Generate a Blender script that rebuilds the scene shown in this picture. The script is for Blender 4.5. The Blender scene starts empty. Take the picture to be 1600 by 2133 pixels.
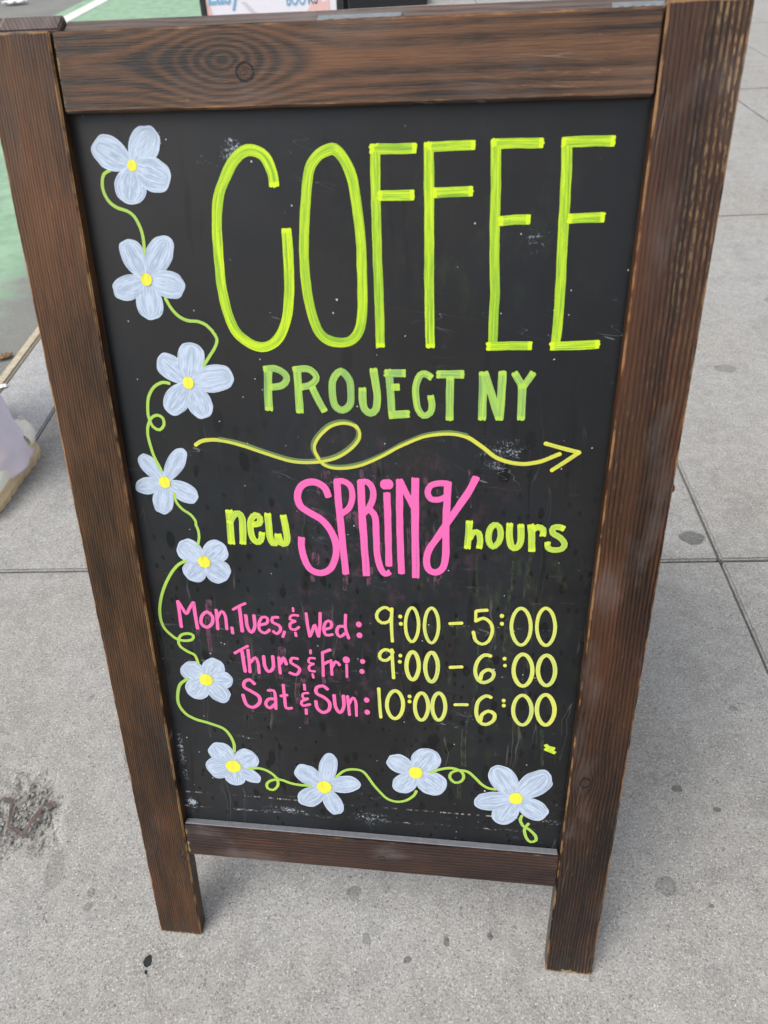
import bpy, bmesh, math, random
from mathutils import Vector, Matrix, noise as mnoise
random.seed(7)
sc = bpy.context.scene
C = sc.collection
R = math.radians

# ------------------------------------------------------------------ camera
cam = bpy.data.objects.new('camera', bpy.data.cameras.new('camera')); C.objects.link(cam)
cam.location = (0.40520, -0.23130, 1.10727)
cam.rotation_euler = (0.790376, 0.050076, 0.098823)
cam.data.sensor_fit = 'AUTO'; cam.data.sensor_width = 36.0
cam.data.lens = 1409.03/2133*36
cam.data.clip_start = 0.02; cam.data.clip_end = 400
cam.data.dof.use_dof = True; cam.data.dof.focus_distance = 0.86; cam.data.dof.aperture_fstop = 7.0
sc.camera = cam

# ------------------------------------------------------------------ light
SUN_EL, SUN_AZ = 58, -118          # azimuth: degrees from +Y towards +X
w = bpy.data.worlds.new('World'); sc.world = w; w.use_nodes = True
nt = w.node_tree; bg = nt.nodes['Background']
sky = nt.nodes.new('ShaderNodeTexSky'); sky.sky_type = 'NISHITA'; sky.sun_disc = False
sky.sun_elevation = R(SUN_EL); sky.sun_rotation = R(SUN_AZ)
sky.air_density = 1.0; sky.dust_density = 4.0; sky.ozone_density = 0.6
hs = nt.nodes.new('ShaderNodeHueSaturation'); hs.inputs['Saturation'].default_value = 0.35
nt.links.new(sky.outputs[0], hs.inputs['Color']); nt.links.new(hs.outputs[0], bg.inputs['Color'])
bg.inputs['Strength'].default_value = 0.15
sun = bpy.data.objects.new('sun', bpy.data.lights.new('sun', 'SUN')); C.objects.link(sun)
sun.data.energy = 0.85; sun.data.angle = R(38); sun.data.color = (1.0, 0.965, 0.9)
sd = Vector((math.sin(R(SUN_AZ))*math.cos(R(SUN_EL)), math.cos(R(SUN_AZ))*math.cos(R(SUN_EL)), math.sin(R(SUN_EL))))
sun.rotation_euler = sd.to_track_quat('Z', 'Y').to_euler()
sc.render.engine = 'CYCLES'
vs = sc.view_settings; vs.view_transform = 'Standard'; vs.look = 'None'; vs.gamma = 1.0
vs.use_curve_mapping = False; vs.exposure = 0.55

# ------------------------------------------------------------------ node maths
class E:
    """tiny wrapper so that shader maths can be written as expressions"""
    tree = None
    def __init__(s, o): s.o = o
    @staticmethod
    def m(op, *a):
        n = E.tree.nodes.new('ShaderNodeMath'); n.operation = op
        for i, x in enumerate(a):
            if isinstance(x, E): E.tree.links.new(x.o, n.inputs[i])
            else: n.inputs[i].default_value = x
        return E(n.outputs[0])
    def __add__(s, b): return E.m('ADD', s, b)
    __radd__ = __add__
    def __sub__(s, b): return E.m('SUBTRACT', s, b)
    def __rsub__(s, b): return E.m('SUBTRACT', b, s)
    def __mul__(s, b): return E.m('MULTIPLY', s, b)
    __rmul__ = __mul__
    def __truediv__(s, b): return E.m('DIVIDE', s, b)
    def abs(s): return E.m('ABSOLUTE', s)
    def sin(s): return E.m('SINE', s)
    def sqrt(s): return E.m('SQRT', s)
    def exp(s): return E.m('EXPONENT', s)
    def pow(s, b): return E.m('POWER', s, b)
    def max(s, b): return E.m('MAXIMUM', s, b)
    def min(s, b): return E.m('MINIMUM', s, b)
    def clamp(s): return s.max(0.0).min(1.0)
    def step(s, a, b):
        """smooth step of s from a to b (a may be above b)"""
        n = E.tree.nodes.new('ShaderNodeMapRange'); n.interpolation_type = 'SMOOTHSTEP'
        E.tree.links.new(s.o, n.inputs['Value'])
        if a <= b: v = (a, b, 0.0, 1.0)
        else: v = (b, a, 1.0, 0.0)
        for k, x in zip(('From Min', 'From Max', 'To Min', 'To Max'), v): n.inputs[k].default_value = x
        return E(n.outputs['Result'])
def vec(x, y, z=0.0):
    n = E.tree.nodes.new('ShaderNodeCombineXYZ')
    for i, q in enumerate((x, y, z)):
        if isinstance(q, E): E.tree.links.new(q.o, n.inputs[i])
        else: n.inputs[i].default_value = q
    return n.outputs[0]
def noise(v, scale=1.0, detail=3.0, rough=0.55, dist=0.0):
    n = E.tree.nodes.new('ShaderNodeTexNoise')
    E.tree.links.new(v.o if isinstance(v, E) else v, n.inputs['Vector'])
    n.inputs['Scale'].default_value = scale; n.inputs['Detail'].default_value = detail
    n.inputs['Roughness'].default_value = rough; n.inputs['Distortion'].default_value = dist
    return E(n.outputs['Fac'])
def voro(v, scale=1.0, feature='F1', rnd=1.0):
    n = E.tree.nodes.new('ShaderNodeTexVoronoi'); n.feature = feature
    E.tree.links.new(v, n.inputs['Vector'])
    n.inputs['Scale'].default_value = scale; n.inputs['Randomness'].default_value = rnd
    if feature == 'DISTANCE_TO_EDGE': return E(n.outputs['Distance']), None
    sep = E.tree.nodes.new('ShaderNodeSeparateColor'); E.tree.links.new(n.outputs['Color'], sep.inputs[0])
    return E(n.outputs['Distance']), E(sep.outputs[0])
def coords(kind='Object'):
    t = E.tree.nodes.new('ShaderNodeTexCoord'); s = E.tree.nodes.new('ShaderNodeSeparateXYZ')
    E.tree.links.new(t.outputs[kind], s.inputs[0])
    return t.outputs[kind], E(s.outputs[0]), E(s.outputs[1]), E(s.outputs[2])
def uvmap(name):
    t = E.tree.nodes.new('ShaderNodeUVMap'); t.uv_map = name
    s = E.tree.nodes.new('ShaderNodeSeparateXYZ'); E.tree.links.new(t.outputs[0], s.inputs[0])
    return E(s.outputs[0]), E(s.outputs[1])
def mix(f, a, b):
    n = E.tree.nodes.new('ShaderNodeMix'); n.data_type = 'RGBA'
    if isinstance(f, E): E.tree.links.new(f.o, n.inputs['Factor'])
    else: n.inputs['Factor'].default_value = f
    for x, k in ((a, 6), (b, 7)):
        if isinstance(x, tuple): n.inputs[k].default_value = (*x[:3], 1)
        else: E.tree.links.new(x, n.inputs[k])
    return n.outputs[2]
def mat(name):
    m = bpy.data.materials.new(name); m.use_nodes = True; E.tree = m.node_tree
    return m, m.node_tree.nodes['Principled BSDF']
def finish(b, color, rough=0.6, bump=None, bstr=0.3, bdist=0.001, spec=0.5):
    t = E.tree
    if isinstance(color, tuple): b.inputs['Base Color'].default_value = (*color[:3], 1)
    else: t.links.new(color, b.inputs['Base Color'])
    if isinstance(rough, E): t.links.new(rough.o, b.inputs['Roughness'])
    else: b.inputs['Roughness'].default_value = rough
    b.inputs['Specular IOR Level'].default_value = spec
    if bump is not None:
        n = t.nodes.new('ShaderNodeBump'); n.inputs['Strength'].default_value = bstr
        n.inputs['Distance'].default_value = bdist
        t.links.new(bump.o, n.inputs['Height']); t.links.new(n.outputs[0], b.inputs['Normal'])

# ------------------------------------------------------------------ object helpers
def thing(name, label, cat, loc=(0, 0, 0), rz=0, group=None):
    o = bpy.data.objects.new(name, None); C.objects.link(o)
    o.location = loc; o.rotation_euler = (0, 0, rz); o.empty_display_size = 0.1
    o['label'] = label; o['category'] = cat
    if group: o['group'] = group
    return o
def link(name, me, parent=None, M=None, label=None):
    o = bpy.data.objects.new(name, me); C.objects.link(o)
    if parent: o.parent = parent
    if M is not None: o.matrix_local = M
    if label: o['label'] = label
    return o
def mesh(name, vs_, fs, m, smooth=False):
    me = bpy.data.meshes.new(name); me.from_pydata([tuple(v) for v in vs_], [], fs)
    for x in (m if isinstance(m, list) else [m]): me.materials.append(x)
    if smooth: me.polygons.foreach_set('use_smooth', [True]*len(me.polygons))
    me.update(); return me
def box_mesh(name, sx, sy, sz, m, bev=0.001, seg=2, jit=0.0, rnd=None, cuts=0):
    """box centred on the origin with bevelled and slightly uneven edges"""
    bm = bmesh.new(); bmesh.ops.create_cube(bm, size=1.0)
    bmesh.ops.scale(bm, vec=(sx, sy, sz), verts=bm.verts)
    if cuts:
        ed = [e for e in bm.edges if abs(e.verts[0].co.x - e.verts[1].co.x) > sx*.5]
        bmesh.ops.subdivide_edges(bm, edges=ed, cuts=cuts, use_grid_fill=True)
    if bev: bmesh.ops.bevel(bm, geom=[e for e in bm.edges if e.is_boundary or e.calc_face_angle(0) > .5], offset=bev, segments=seg, affect='EDGES')
    if jit:
        s = (rnd or random).random()*50
        for v in bm.verts:
            n = mnoise.noise_vector(Vector((v.co.x*28+s, v.co.y*90, v.co.z*90)))
            v.co.y += n.y*jit; v.co.z += n.z*jit*.5
    me = bpy.data.meshes.new(name); bm.to_mesh(me); bm.free(); me.materials.append(m)
    return me
def smooth_all(me): me.polygons.foreach_set('use_smooth', [True]*len(me.polygons))

# ------------------------------------------------------------------ materials
def wood(name, L, W, seed, dark=(.022, .0105, .006), light=(.16, .066, .027), freq=900, knots=(), big=None,
         rough=.42, wear=1.0, fleck=0.3, gloss_dark=0.0, grey=0.15, wob=.006, topfleck=0.0, band=0.0):
    m, b = mat(name)
    o, x, y, z = coords()
    yy = y + z*.6
    n1 = noise(vec(x*2.2+seed, y*9, z*9), 1.0, 3.0)
    n2 = noise(vec(x*14+seed*3, y*60, z*60), 1.0, 3.0)
    ang = yy + (n1-.5)*wob*4 + (n2-.5)*wob*.35
    for kx, ky, h, wd in knots:
        dx = (x-kx)*.55; dy = y-ky
        r = (dx*dx + dy*dy + 1e-7).sqrt()
        ang = ang - dy/r*h*((r*(-1.0/wd)).exp())
    if big:
        kx, ky, k, wd = big
        dx = (x-kx)/wd; dy = ang-ky
        g = (dx*dx*-1.0).exp()
        ang = (dy*dy + (1.0-g)*(k*k)).sqrt()
    ring = (ang*freq + n1*6).sin()*.5+.5
    ringm = noise(vec(ang*freq*.16+seed, x*1.3, 3.3), 1.0, 2.0)
    ring = (ring*(.35+ringm)).clamp()
    fib = noise(vec(x*16+seed, yy*1500, 2.2), 1.0, 2.0)
    fib2 = noise(vec(x*55+seed, yy*700, 5.2), 1.0, 3.0, .7)
    blotch = noise(vec(x*6+seed*2, y*20, z*20), 1.0, 3.0)
    f = ring*.62 + (fib-.5)*1.1 + (fib2-.5)*.9 + (blotch-.42)*1.7 + .06
    if band: f = f + (noise(vec(x*3+seed, y*8, 1.0), 1.0, 2.0)*.03 + y).step(.010, .024)*x.step(-L/2+.3, -L/2+.7)*band - (1.0-x.step(-L/2+.1, -L/2+.75))*.22  # darker toward the bottom: on the left stile, light falloff painted into the colour
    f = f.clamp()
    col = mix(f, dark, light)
    red = noise(vec(x*7+seed*5, y*35, z*35), 1.0, 2.0).step(.55, .7)
    col = mix(red*.35*ring, col, (.20, .062, .022))
    gr = noise(vec(x*9+seed*7, y*22, 1.1), 1.0, 4.0).step(.52, .75)
    col = mix(gr*grey, col, (.19, .165, .155))
    # pale flecks where the stain has worn off the raised grain
    fl = noise(vec(x*95+seed, yy*900, 1.5), 1.0, 2.0).step(.60, .72) * noise(vec(x*5+seed, y*30, 7.7), 1.0, 2.0).step(.5, .72) * ring
    if topfleck: fl = (fl + ring.step(.35,.7)*noise(vec(x*140+seed, yy*500, 1.5), 1.0, 2.0).step(.45, .62)*y.step(.012,-.012)*noise(vec(x*7, y*30, seed), 1.0, 2.0).step(.3, .6)*x.step(L/2-.42, L/2-.02)*abs(topfleck)).clamp()
    col = mix(fl*fleck, col, (.46, .29, .12))
    for kx, ky, h, wd in knots:
        dx = (x-kx); dy = (y-ky)*1.1
        r = (dx*dx+dy*dy).sqrt() + (n2-.5)*.002
        col = mix(r.step(h*.62, h*.45)*.75, col, mix((r*2600).sin()*.5+.5, dark, (.10, .048, .025)))
        col = mix(r.step(h*.50, h*.60)*r.step(h*.82, h*.72), col, (.004, .003, .003))
    # scratches and bare, rubbed arrises
    scr = (noise(vec(x*22+y*260+seed, y*18-x*3, 4.0), 1.0, 1.0)-.5).abs().step(.0035, .001)*noise(vec(x*8, y*20, seed), 1.0, 2.0).step(.56, .66)
    col = mix(scr*.35, col, (.38, .30, .24))
    ex = E.m('SUBTRACT', W/2, y.abs()); ez = E.m('SUBTRACT', L/2, x.abs()); et = E.m('SUBTRACT', .0095, z.abs())
    ed = ex.max(et).min(ez.max(et)).min(ex.max(ez)) - noise(vec(x*40+seed, y*40, z*40), 1.0, 4.0)*.0048*wear + .0010
    col = mix(ed.step(.0005, -.0004)*.85*wear, col, (.36, .20, .085))
    chip = (x + L/2 - noise(vec(y*130, z*130, seed+2), 1.0, 3.0, .7)*.016 + .0055).step(.001, -.0005)*noise(vec(y*60, z*60, seed), 1.0, 1.0).step(.42, .5)
    col = mix(chip*.8, col, (.42, .30, .15))
    dirt = (x + L/2).step(.05, .0)*noise(vec(x*40, y*60, seed), 1.0, 3.0).step(.4, .65)
    col = mix(dirt*.5, col, (.03, .026, .022))
    ro = (E.m('ADD', rough, (f-.5)*.25 + (gr*.2)))
    finish(b, col, ro.clamp(), f*.7+fib*.5+fib2*.5, .7, .0008, .38)
    return m

def concrete(name, base=(.335, .331, .317), warm=(.303, .289, .264), seed=0.0, speck=1.0):
    m, b = mat(name)
    n = E.tree.nodes.new('ShaderNodeNewGeometry'); s = E.tree.nodes.new('ShaderNodeSeparateXYZ')
    E.tree.links.new(n.outputs['Position'], s.inputs[0]); P = n.outputs['Position']
    x, y, z = (E(s.outputs[i]) for i in range(3))
    big = noise(P, 1.7, 4.0, .6); med = noise(P, 11, 4.0, .65); cloud = noise(P, 38, 3.0, .6)
    g1 = noise(P, 300, 2.0, .7); g2 = noise(P, 620, 2.0, .7); vd, vr = voro(P, 430)
    col = mix(big.step(.35, .68), base, warm)
    col = mix(med.step(.42, .75)*.6, col, tuple(c*.66 for c in base))
    col = mix(cloud.step(.40, .72)*.35, col, tuple(c*1.35 for c in base))
    gr = (g1-.5)*.9 + (g2-.5)*.7 + (vr-.5)*.28
    col = mix(gr.step(.0, -.40), col, tuple(c*.30 for c in base))
    col = mix(gr.step(.04, .36)*.8, col, tuple(min(1, c*1.75) for c in base))
    d, r = voro(P, 260)
    col = mix(d.step(.30, .16)*r.step(.90, .96)*.8*speck, col, (.72, .71, .68))
    d3, r3 = voro(P, 120)
    col = mix(d3.step(.34, .18)*r3.step(.93, .965)*.55*speck, col, (.09, .088, .085))
    d2, r2 = voro(P, 3.1)
    col = mix((d2+(med-.5)*.35).step(.14, .09)*r2.step(.62, .66)*.30, col, tuple(c*.52 for c in base))
    d4, r4 = voro(P, 9.0)
    col = mix((d4+(med-.5)*.5).step(.11, .06)*r4.step(.8, .84)*.3, col, tuple(c*.45 for c in base))
    finish(b, col, .86, gr*1.0+med*.8, .9, .0012, .3)
    return m

def plain(name, col, rough=.6, nscale=60, amt=.15, metal=0.0, bump=.2, spec=.5):
    m, b = mat(name); o, x, y, z = coords()
    n = noise(o, nscale, 4.0, .6)
    c = mix(n, tuple(q*(1-amt) for q in col), tuple(min(1, q*(1+amt)) for q in col))
    finish(b, c, (rough + (n-.5)*.2).clamp(), n, bump, .001, spec); b.inputs['Metallic'].default_value = metal
    return m

def paint(name, bright, dull, amt=1.0, ends=1.0, freq=13):
    """marker paint: streaks along the stroke where the black shows through, thicker blobs at the ends"""
    m, b = mat(name)
    u, v = uvmap('UVMap'); e, s = uvmap('ends')
    st = noise(vec(u*freq+s*31, v*9+s*7, s*3), 1.0, 2.0, .6)
    st2 = noise(vec(u*3+s*17, v*26, s*9), 1.0, 3.0, .6)
    crk = (noise(vec(u*2+s*5, v*60, 2.0), 1.0, 3.0)-.5).abs().step(.012, .002)*noise(vec(u*4, v*40, s), 1.0, 1.0).step(.5,.6)
    thin = (st.step(.38, .62)*.75 + st2.step(.40, .68)*.6 + (noise(vec(s*97.0, v*3.0, 1.0), 1.0, 1.0)-.45)*1.1)*amt
    thin = thin*(1.0 - e.step(.0045, .002)*ends)
    thin = (thin + crk*.45*(1.0 if amt > .35 else .5)).clamp()
    thin = thin*((u-.5).abs().step(.5, .44)*.7+.3)
    col = mix(thin, bright, dull)
    col = mix((st*.5+st2*.5).step(.58, .70)*.45*amt*(1.0-e.step(.0045, .002)), col, tuple(q*.22 for q in dull))
    edge = (u-.5).abs().step(.455, .497)
    col = mix(edge*.5*amt, col, dull)
    finish(b, col, .5, (st*-1.0)+crk*-.5, .25, .0004, .35)
    return m

def residue_mat(name, c, edge):
    m, b = mat(name)
    u, v = uvmap('UVMap'); e, s = uvmap('ends'); o, x, y, z = coords()
    n = noise(vec(x*150, y*110, s*9), 1.0, 4.0, .7)
    col = mix(n.step(.42, .62), (.012, .012, .014), c)
    rim = (u-.5).abs().step(.36, .47)*noise(vec(x*300, y*200, s), 1.0, 2.0).step(.4, .6)
    finish(b, mix(rim*.8, col, edge), .4, n, .2, .0004, .38)
    return m
def petal_mat():
    m, b = mat('petal paint')
    u, v = uvmap('UVMap'); e, s = uvmap('ends')
    st = noise(vec(u*9+s*31, v*.9+s*7, s*3), 1.0, 2.0, .55, .5)
    st2 = noise(vec(u*34+s*11, v*1.6, s*5), 1.0, 2.0, .6)
    st3 = noise(vec(u*4+s*31, v*3, 1.0), 1.0, 2.0)
    f = (st.step(.38, .60)*.60 + st2.step(.42, .62)*.45 + (st3-.5)*.4).clamp()
    col = mix(f, (.31, .38, .50), (.57, .66, .79))
    rim = u.step(.95, .98)
    col = mix(rim*.55, col, (.60, .68, .80))
    col = mix(u.step(.992, 1.0)*.5, col, (.35, .42, .52))
    finish(b, col, .45, f, .2, .0004, .35)
    return m

def board_mat():
    m, b = mat('chalkboard black')
    o, x, y, z = coords()
    n1 = noise(vec(x*5, y*5, 1.0), 1.0, 4.0, .6); n2 = noise(vec(x*70, y*9, 2.0), 1.0, 3.0, .6)
    n3 = noise(vec(x*12, y*160, 3.0), 1.0, 3.0, .6); n4 = noise(vec(x*420, y*420, 3.0), 1.0, 2.0, .6)
    film = (n1.step(.3, .72)*.55 + (n2-.5)*.35 + (n3-.5)*.25 + .25).clamp()
    low = y.step(.85, .55)
    film = film*(low*.35+.65)*(1.0 - x.step(.30, .56)*.45)  # right side darkened: its dimmer reflection is painted into the film
    # water drops that washed the dusty film away
    wx = x + (noise(vec(x*30, y*30, 9.0), 1.0, 2.0)-.5)*.006
    def drops(sx, sy, thr, seed):
        d, r = voro(vec(wx*sx+seed, y*sy+(n1*.6), seed), 1.0)
        return (d+(n4-.5)*.12).step(.30, .20)*r.step(thr, thr+.02)
    dr = (drops(62, 34, .62, 2.5)*y.step(.95, .6) + drops(120, 66, .62, 8.5)*low + drops(45, 20, .80, 5.5)*y.step(1.0, .7)).clamp()
    dcol = noise(vec(x*95+(noise(vec(x*8, y*22, 2.0), 1.0, 2.0)-.5)*1.6, 1.0, y*4.5), 1.0, 1.0)
    drip = dcol.step(.62, .66)*noise(vec(x*30, y*6.0, 6.0), 1.0, 2.0).step(.49, .58)
    dripe = (dcol-.60).abs().step(.012, .003)*noise(vec(x*30, y*5.5, 4.0), 1.0, 2.0).step(.5, .58)*low
    clean = (dr*.9 + drip*.5).clamp()
    film = film*(1.0-clean)
    blue = noise(vec(x*6, y*4, 40.0), 1.0, 3.0, .6).step(.42, .62)  # bluish patches: sky sheen painted into the film colour
    col = mix(film, (.0022, .0024, .003), mix((blue + low*.55).clamp(), (.025, .0215, .020), (.0155, .0195, .025)))
    # tinted residue of washed-off paint
    def blob(cx, cy, rx, ry):
        dx = (x-cx)/rx; dy = (y-cy)/ry
        return (dx*dx*-1.0 - dy*dy).exp()
    sm = noise(vec(x*60, y*38, 12.0), 1.0, 4.0, .7)
    pink = (blob(.33, .65, .11, .10)+blob(.22, .50, .12, .05)*.9+blob(.26, .43, .09, .04)).clamp()*sm.step(.50, .68)
    col = mix(pink*.28, col, (.18, .07, .11))
    grn = (blob(.42, .60, .13, .05)+blob(.40, .93, .12, .08)*.5+blob(.47, .45, .1, .1)*.8).clamp()*noise(vec(x*50, y*24, 15.0), 1.0, 4.0, .7).step(.5, .72)
    col = mix(grn*.30, col, (.07, .10, .03))
    col = mix(dripe*.30, col, (.17, .17, .16))
    # chalk smudges and rubs
    rub = noise(vec(x*16+y*5, y*90, 21.0), 1.0, 4.0, .75).step(.60, .80)*noise(vec(x*7, y*16, 3.0), 1.0, 2.0).step(.44, .62)
    col = mix(rub*.40*low, col, (.24, .25, .26))
    dust = (blob(.205, 1.004, .013, .011)*.72+blob(.178, .994, .012, .006)*.35+blob(.45, .735, .03, .02)*.5+blob(.47, .93, .02, .02)*.35+blob(.20, .245, .04, .007)*.6+blob(.31, .242, .03, .012)*.6+blob(.070, .32, .005, .05)*.6+blob(.073, .245, .007, .014)*.9+blob(.53, .26, .03, .012)*.4).clamp()
    dn = noise(vec(x*420, y*330, 5.0), 1.0, 4.0, .8)*.6 + noise(vec(x*60, y*120, 5.0), 1.0, 3.0, .7)*.4
    col = mix((dn + dust*.16).step(.60, .68)*dust.step(.05, .5), col, (.40, .45, .51))
    # scratched line low on the board
    ln = (y-.262-(n1-.5)*.006).abs().step(.0016, .0005)*noise(vec(x*90, 3.0, 1.0), 1.0, 3.0, .8).step(.47, .60)
    ln2 = (y-.236-(n1-.5)*.014-x*.01).abs().step(.0026, .0005)*noise(vec(x*130, y*300, 1.0), 1.0, 3.0, .8).step(.52, .62)
    ln3 = (y-.47-(n1-.5)*.02).abs().step(.0009, .0003)*noise(vec(x*120, 8.0, 1.0), 1.0, 3.0, .8).step(.50, .60)*.5
    ln4 = (y-.535-(n1-.5)*.02).abs().step(.0009, .0003)*noise(vec(x*120, 18.0, 1.0), 1.0, 3.0, .8).step(.50, .60)*.5
    col = mix((ln+ln2+ln3+ln4).clamp()*noise(vec(x*14, y*9, 77.0), 1.0, 3.0, .7).step(.45, .62)*.7, col, (.55, .50, .50))
    # specks
    d, r = voro(vec(x, y, 0.0), 150)
    col = mix((d+(n4-.5)*.2).step(.13, .06)*r.step(.93, .95), col, (.50, .53, .55))
    d, r = voro(vec(x, y, 4.0), 55)
    col = mix((d+(n4-.5)*.25).step(.06, .03)*r.step(.86, .88), col, (.60, .64, .66))
    sc1 = (noise(vec(x*20+y*70, y*14-x*9, 31.0), 1.0, 1.0)-.5).abs().step(.0016, .0005)*noise(vec(x*9, y*9, 30.0), 1.0, 2.0).step(.56, .64)
    col = mix(sc1*.4, col, (.3, .33, .36))
    ro = (.26 + film*2.2*.2 - clean*.04 + (n3-.5)*.1).clamp()
    finish(b, col, ro, film*.4+n3*.3+dust*.3, .12, .0006, .42)
    return m

M_conc = concrete('sidewalk concrete')
M_conc2 = concrete('kerb strip concrete', (.40, .41, .41), (.35, .35, .35), 3.0)
M_kerb = concrete('tan kerb stone', (.50, .44, .33), (.44, .38, .28), 5.0, .3)
M_dirt = plain('joint dirt', (.045, .042, .034), .95, 400, .5)
M_black = plain('black metal', (.012, .013, .015), .45, 80, .3)
M_hinge = plain('grey hinge steel', (.21, .24, .25), .5, 160, .3, .35)
M_seal = plain('dark resin', (.03, .012, .006), .6)

# ------------------------------------------------------------------ ground
PSI = 0.0762193
MS = Matrix.Rotation(PSI, 4, 'Z')
HX, HY = -.290, .142          # broken spot, world
def hloc(x, y):
    v = MS.inverted() @ Vector((x, y, 0)); return v.x, v.y
hx, hy = hloc(HX, HY)

# earth / distant ground well below everything
g = link('ground', mesh('ground', [(-150, -150, -.16), (150, -150, -.16), (150, 150, -.16), (-150, 150, -.16)], [(0, 1, 2, 3)], plain('packed earth', (.16, .15, .13), .95, 3, .2)))
g['kind'] = 'structure'

def asphalt(name, green=False):
    m, b = mat(name)
    o, x, y, z = coords()
    n = noise(o, 240, 3.0, .7); big = noise(o, 1.3, 4.0, .6); med = noise(o, 9, 4.0, .65)
    grey = mix(n.step(.3, .7), (.11, .115, .11), (.26, .265, .25))
    grey = mix(big.step(.4, .7)*.5, grey, (.24, .24, .215))
    if green:
        gp = mix(med.step(.3, .7), (.20, .33, .225), (.30, .45, .31)); gp = mix(n.step(.52, .68)*.5, gp, (.16, .25, .17))
        # paint worn off towards the gutter
        edge = (x + (med-.5)*.55 + (n-.5)*.25).step(-1.42, -1.16)
        col = mix((edge + med.step(.66, .8)*.25).clamp(), gp, grey)
    else:
        col = grey
        yl = (y-7.9-(big-.5)*.6-(x+5)*.05).abs().step(.55, .1)*med.step(.25, .6)*x.step(-3.9, -4.3)
        col = mix(yl*.7, col, (.62, .57, .36))
    finish(b, col, .9, n+med, .6, .003, .3)
    return m
road = link('road', mesh('road', [(-30, -20, -.13), (-.897, -20, -.13), (-.897, 90, -.13), (-30, 90, -.13)], [(0, 1, 2, 3)], asphalt('road asphalt')), M=MS); road['kind'] = 'structure'
bl = link('bike_lane', mesh('bike_lane', [(-3.72, -20, -.126), (-.9, -20, -.126), (-.9, 90, -.126), (-3.72, 90, -.126)], [(0, 1, 2, 3)], asphalt('green lane paint', True)), M=MS); bl['kind'] = 'structure'
def linemat():
    m, b = mat('white road paint'); o, x, y, z = coords()
    n = noise(o, 25, 5.0, .7)
    finish(b, mix(n.step(.5, .68), (.72, .73, .70), (.33, .34, .32)), .8, n, .3, .002)
    return m
wl = link('lane_line', mesh('lane_line', [(-3.55, -20, -.122), (-3.37, -20, -.122), (-3.37, 90, -.122), (-3.55, 90, -.122)], [(0, 1, 2, 3)], linemat()), M=MS); wl['kind'] = 'structure'

# pavement: bed below the joints, one object per slab
bed = link('sidewalk', mesh('sidewalk', [(-.86, -12, -.016), (9, -12, -.016), (9, 40, -.016), (-.86, 40, -.016)], [(0, 1, 2, 3)], M_dirt), M=MS); bed['kind'] = 'structure'
XS = [-.6527, 1.0180, 2.6887, 4.3594, 6.03, 7.7]
YS = [.6932-1.7771*3 + 1.7771*i for i in range(16)]
GAP = .0055
def slab_mesh(w_, l_, m, bev=.004):
    return box_mesh('slab', w_-2*GAP*.5, l_-2*GAP*.5, .05, m, bev, 2)
std = slab_mesh(XS[1]-XS[0], 1.7771, M_conc)
nar = slab_mesh(XS[0]+.857, 1.7771, M_conc2)
kb = box_mesh('kerb_stone', .036, 1.7771-.006, .16, M_kerb, .006, 2)
def dense_slab(x0, x1, y0, y1):
    """slab with a broken, pitted corner: grid that is dense round the damage"""
    def axis(a, b_, c):
        pts = set([a, b_]); t = a
        while t < b_:
            d = abs(t-c); t += .0028 if d < .135 else min(.12, .003+(d-.13)*.25)
            pts.add(min(t, b_))
        return sorted(pts)
    xs = axis(x0, x1, hx+.0); ys = axis(y0, y1, hy); n, mm = len(xs), len(ys)
    vs_ = []
    for j, yv in enumerate(ys):
        for i, xv in enumerate(xs):
            dx, dy = (xv-hx+.008)/.082, (yv-hy)/.078
            r = math.sqrt(dx*dx+dy*dy) + mnoise.noise(Vector((xv*22, yv*22, 1)))*.38
            z = 0.0
            e = min(xv-x0, x1-xv, yv-y0, y1-yv)
            if r < 1.15:
                k = max(0, min(1, (1.15-r)/.45)); k = k*k*(3-2*k)
                z -= .0075*k + k*.0075*(mnoise.noise(Vector((xv*75, yv*75, 3)))+.3) + k*.004*mnoise.noise(Vector((xv*220, yv*220, 7)))
                k2 = max(0, 1-abs(r-.95)*6); z += .001*k2*mnoise.noise(Vector((xv*300, yv*300, 9)))
            if e < .004: z -= .004*(1-e/.004)
            vs_.append((xv, yv, z))
    fs = [(j*n+i, j*n+i+1, (j+1)*n+i+1, (j+1)*n+i) for j in range(mm-1) for i in range(n-1)]
    # skirts
    def wall(idx):
        b0 = len(vs_)
        for k in idx: vs_.append((vs_[k][0], vs_[k][1], -.05))
        for k in range(len(idx)-1): fs.append((idx[k+1], idx[k], b0+k, b0+k+1))
    wall([i for i in range(n)]); wall([(j)*n+n-1 for j in range(mm)]); wall([(mm-1)*n+i for i in range(n-1, -1, -1)]); wall([j*n for j in range(mm-1, -1, -1)])
    return mesh('slab', vs_, fs, M_conc)
rnd = random.Random(3)
for j in range(len(YS)-1):
    y0, y1 = YS[j], YS[j+1]
    for i in range(len(XS)-1):
        x0, x1 = XS[i], XS[i+1]
        if x0 < hx < x1 and y0 < hy < y1:
            s_ = link('slab', dense_slab(x0+GAP/2, x1-GAP/2, y0+GAP/2, y1-GAP/2), bed, label='concrete slab with a broken, pitted spot'); continue
        s_ = link('slab', std, bed); s_.location = ((x0+x1)/2, (y0+y1)/2, -.025-rnd.random()*.0015)
        s_.rotation_euler = (rnd.uniform(-.0006, .0006), rnd.uniform(-.0006, .0006), 0)
    s_ = link('slab', nar, bed); s_.location = ((XS[0]-.857)/2, (y0+y1)/2, -.026)
    k = link('kerb_stone', kb, bed, label=None); k.location = (-.879, (y0+y1)/2, -.079)

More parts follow.
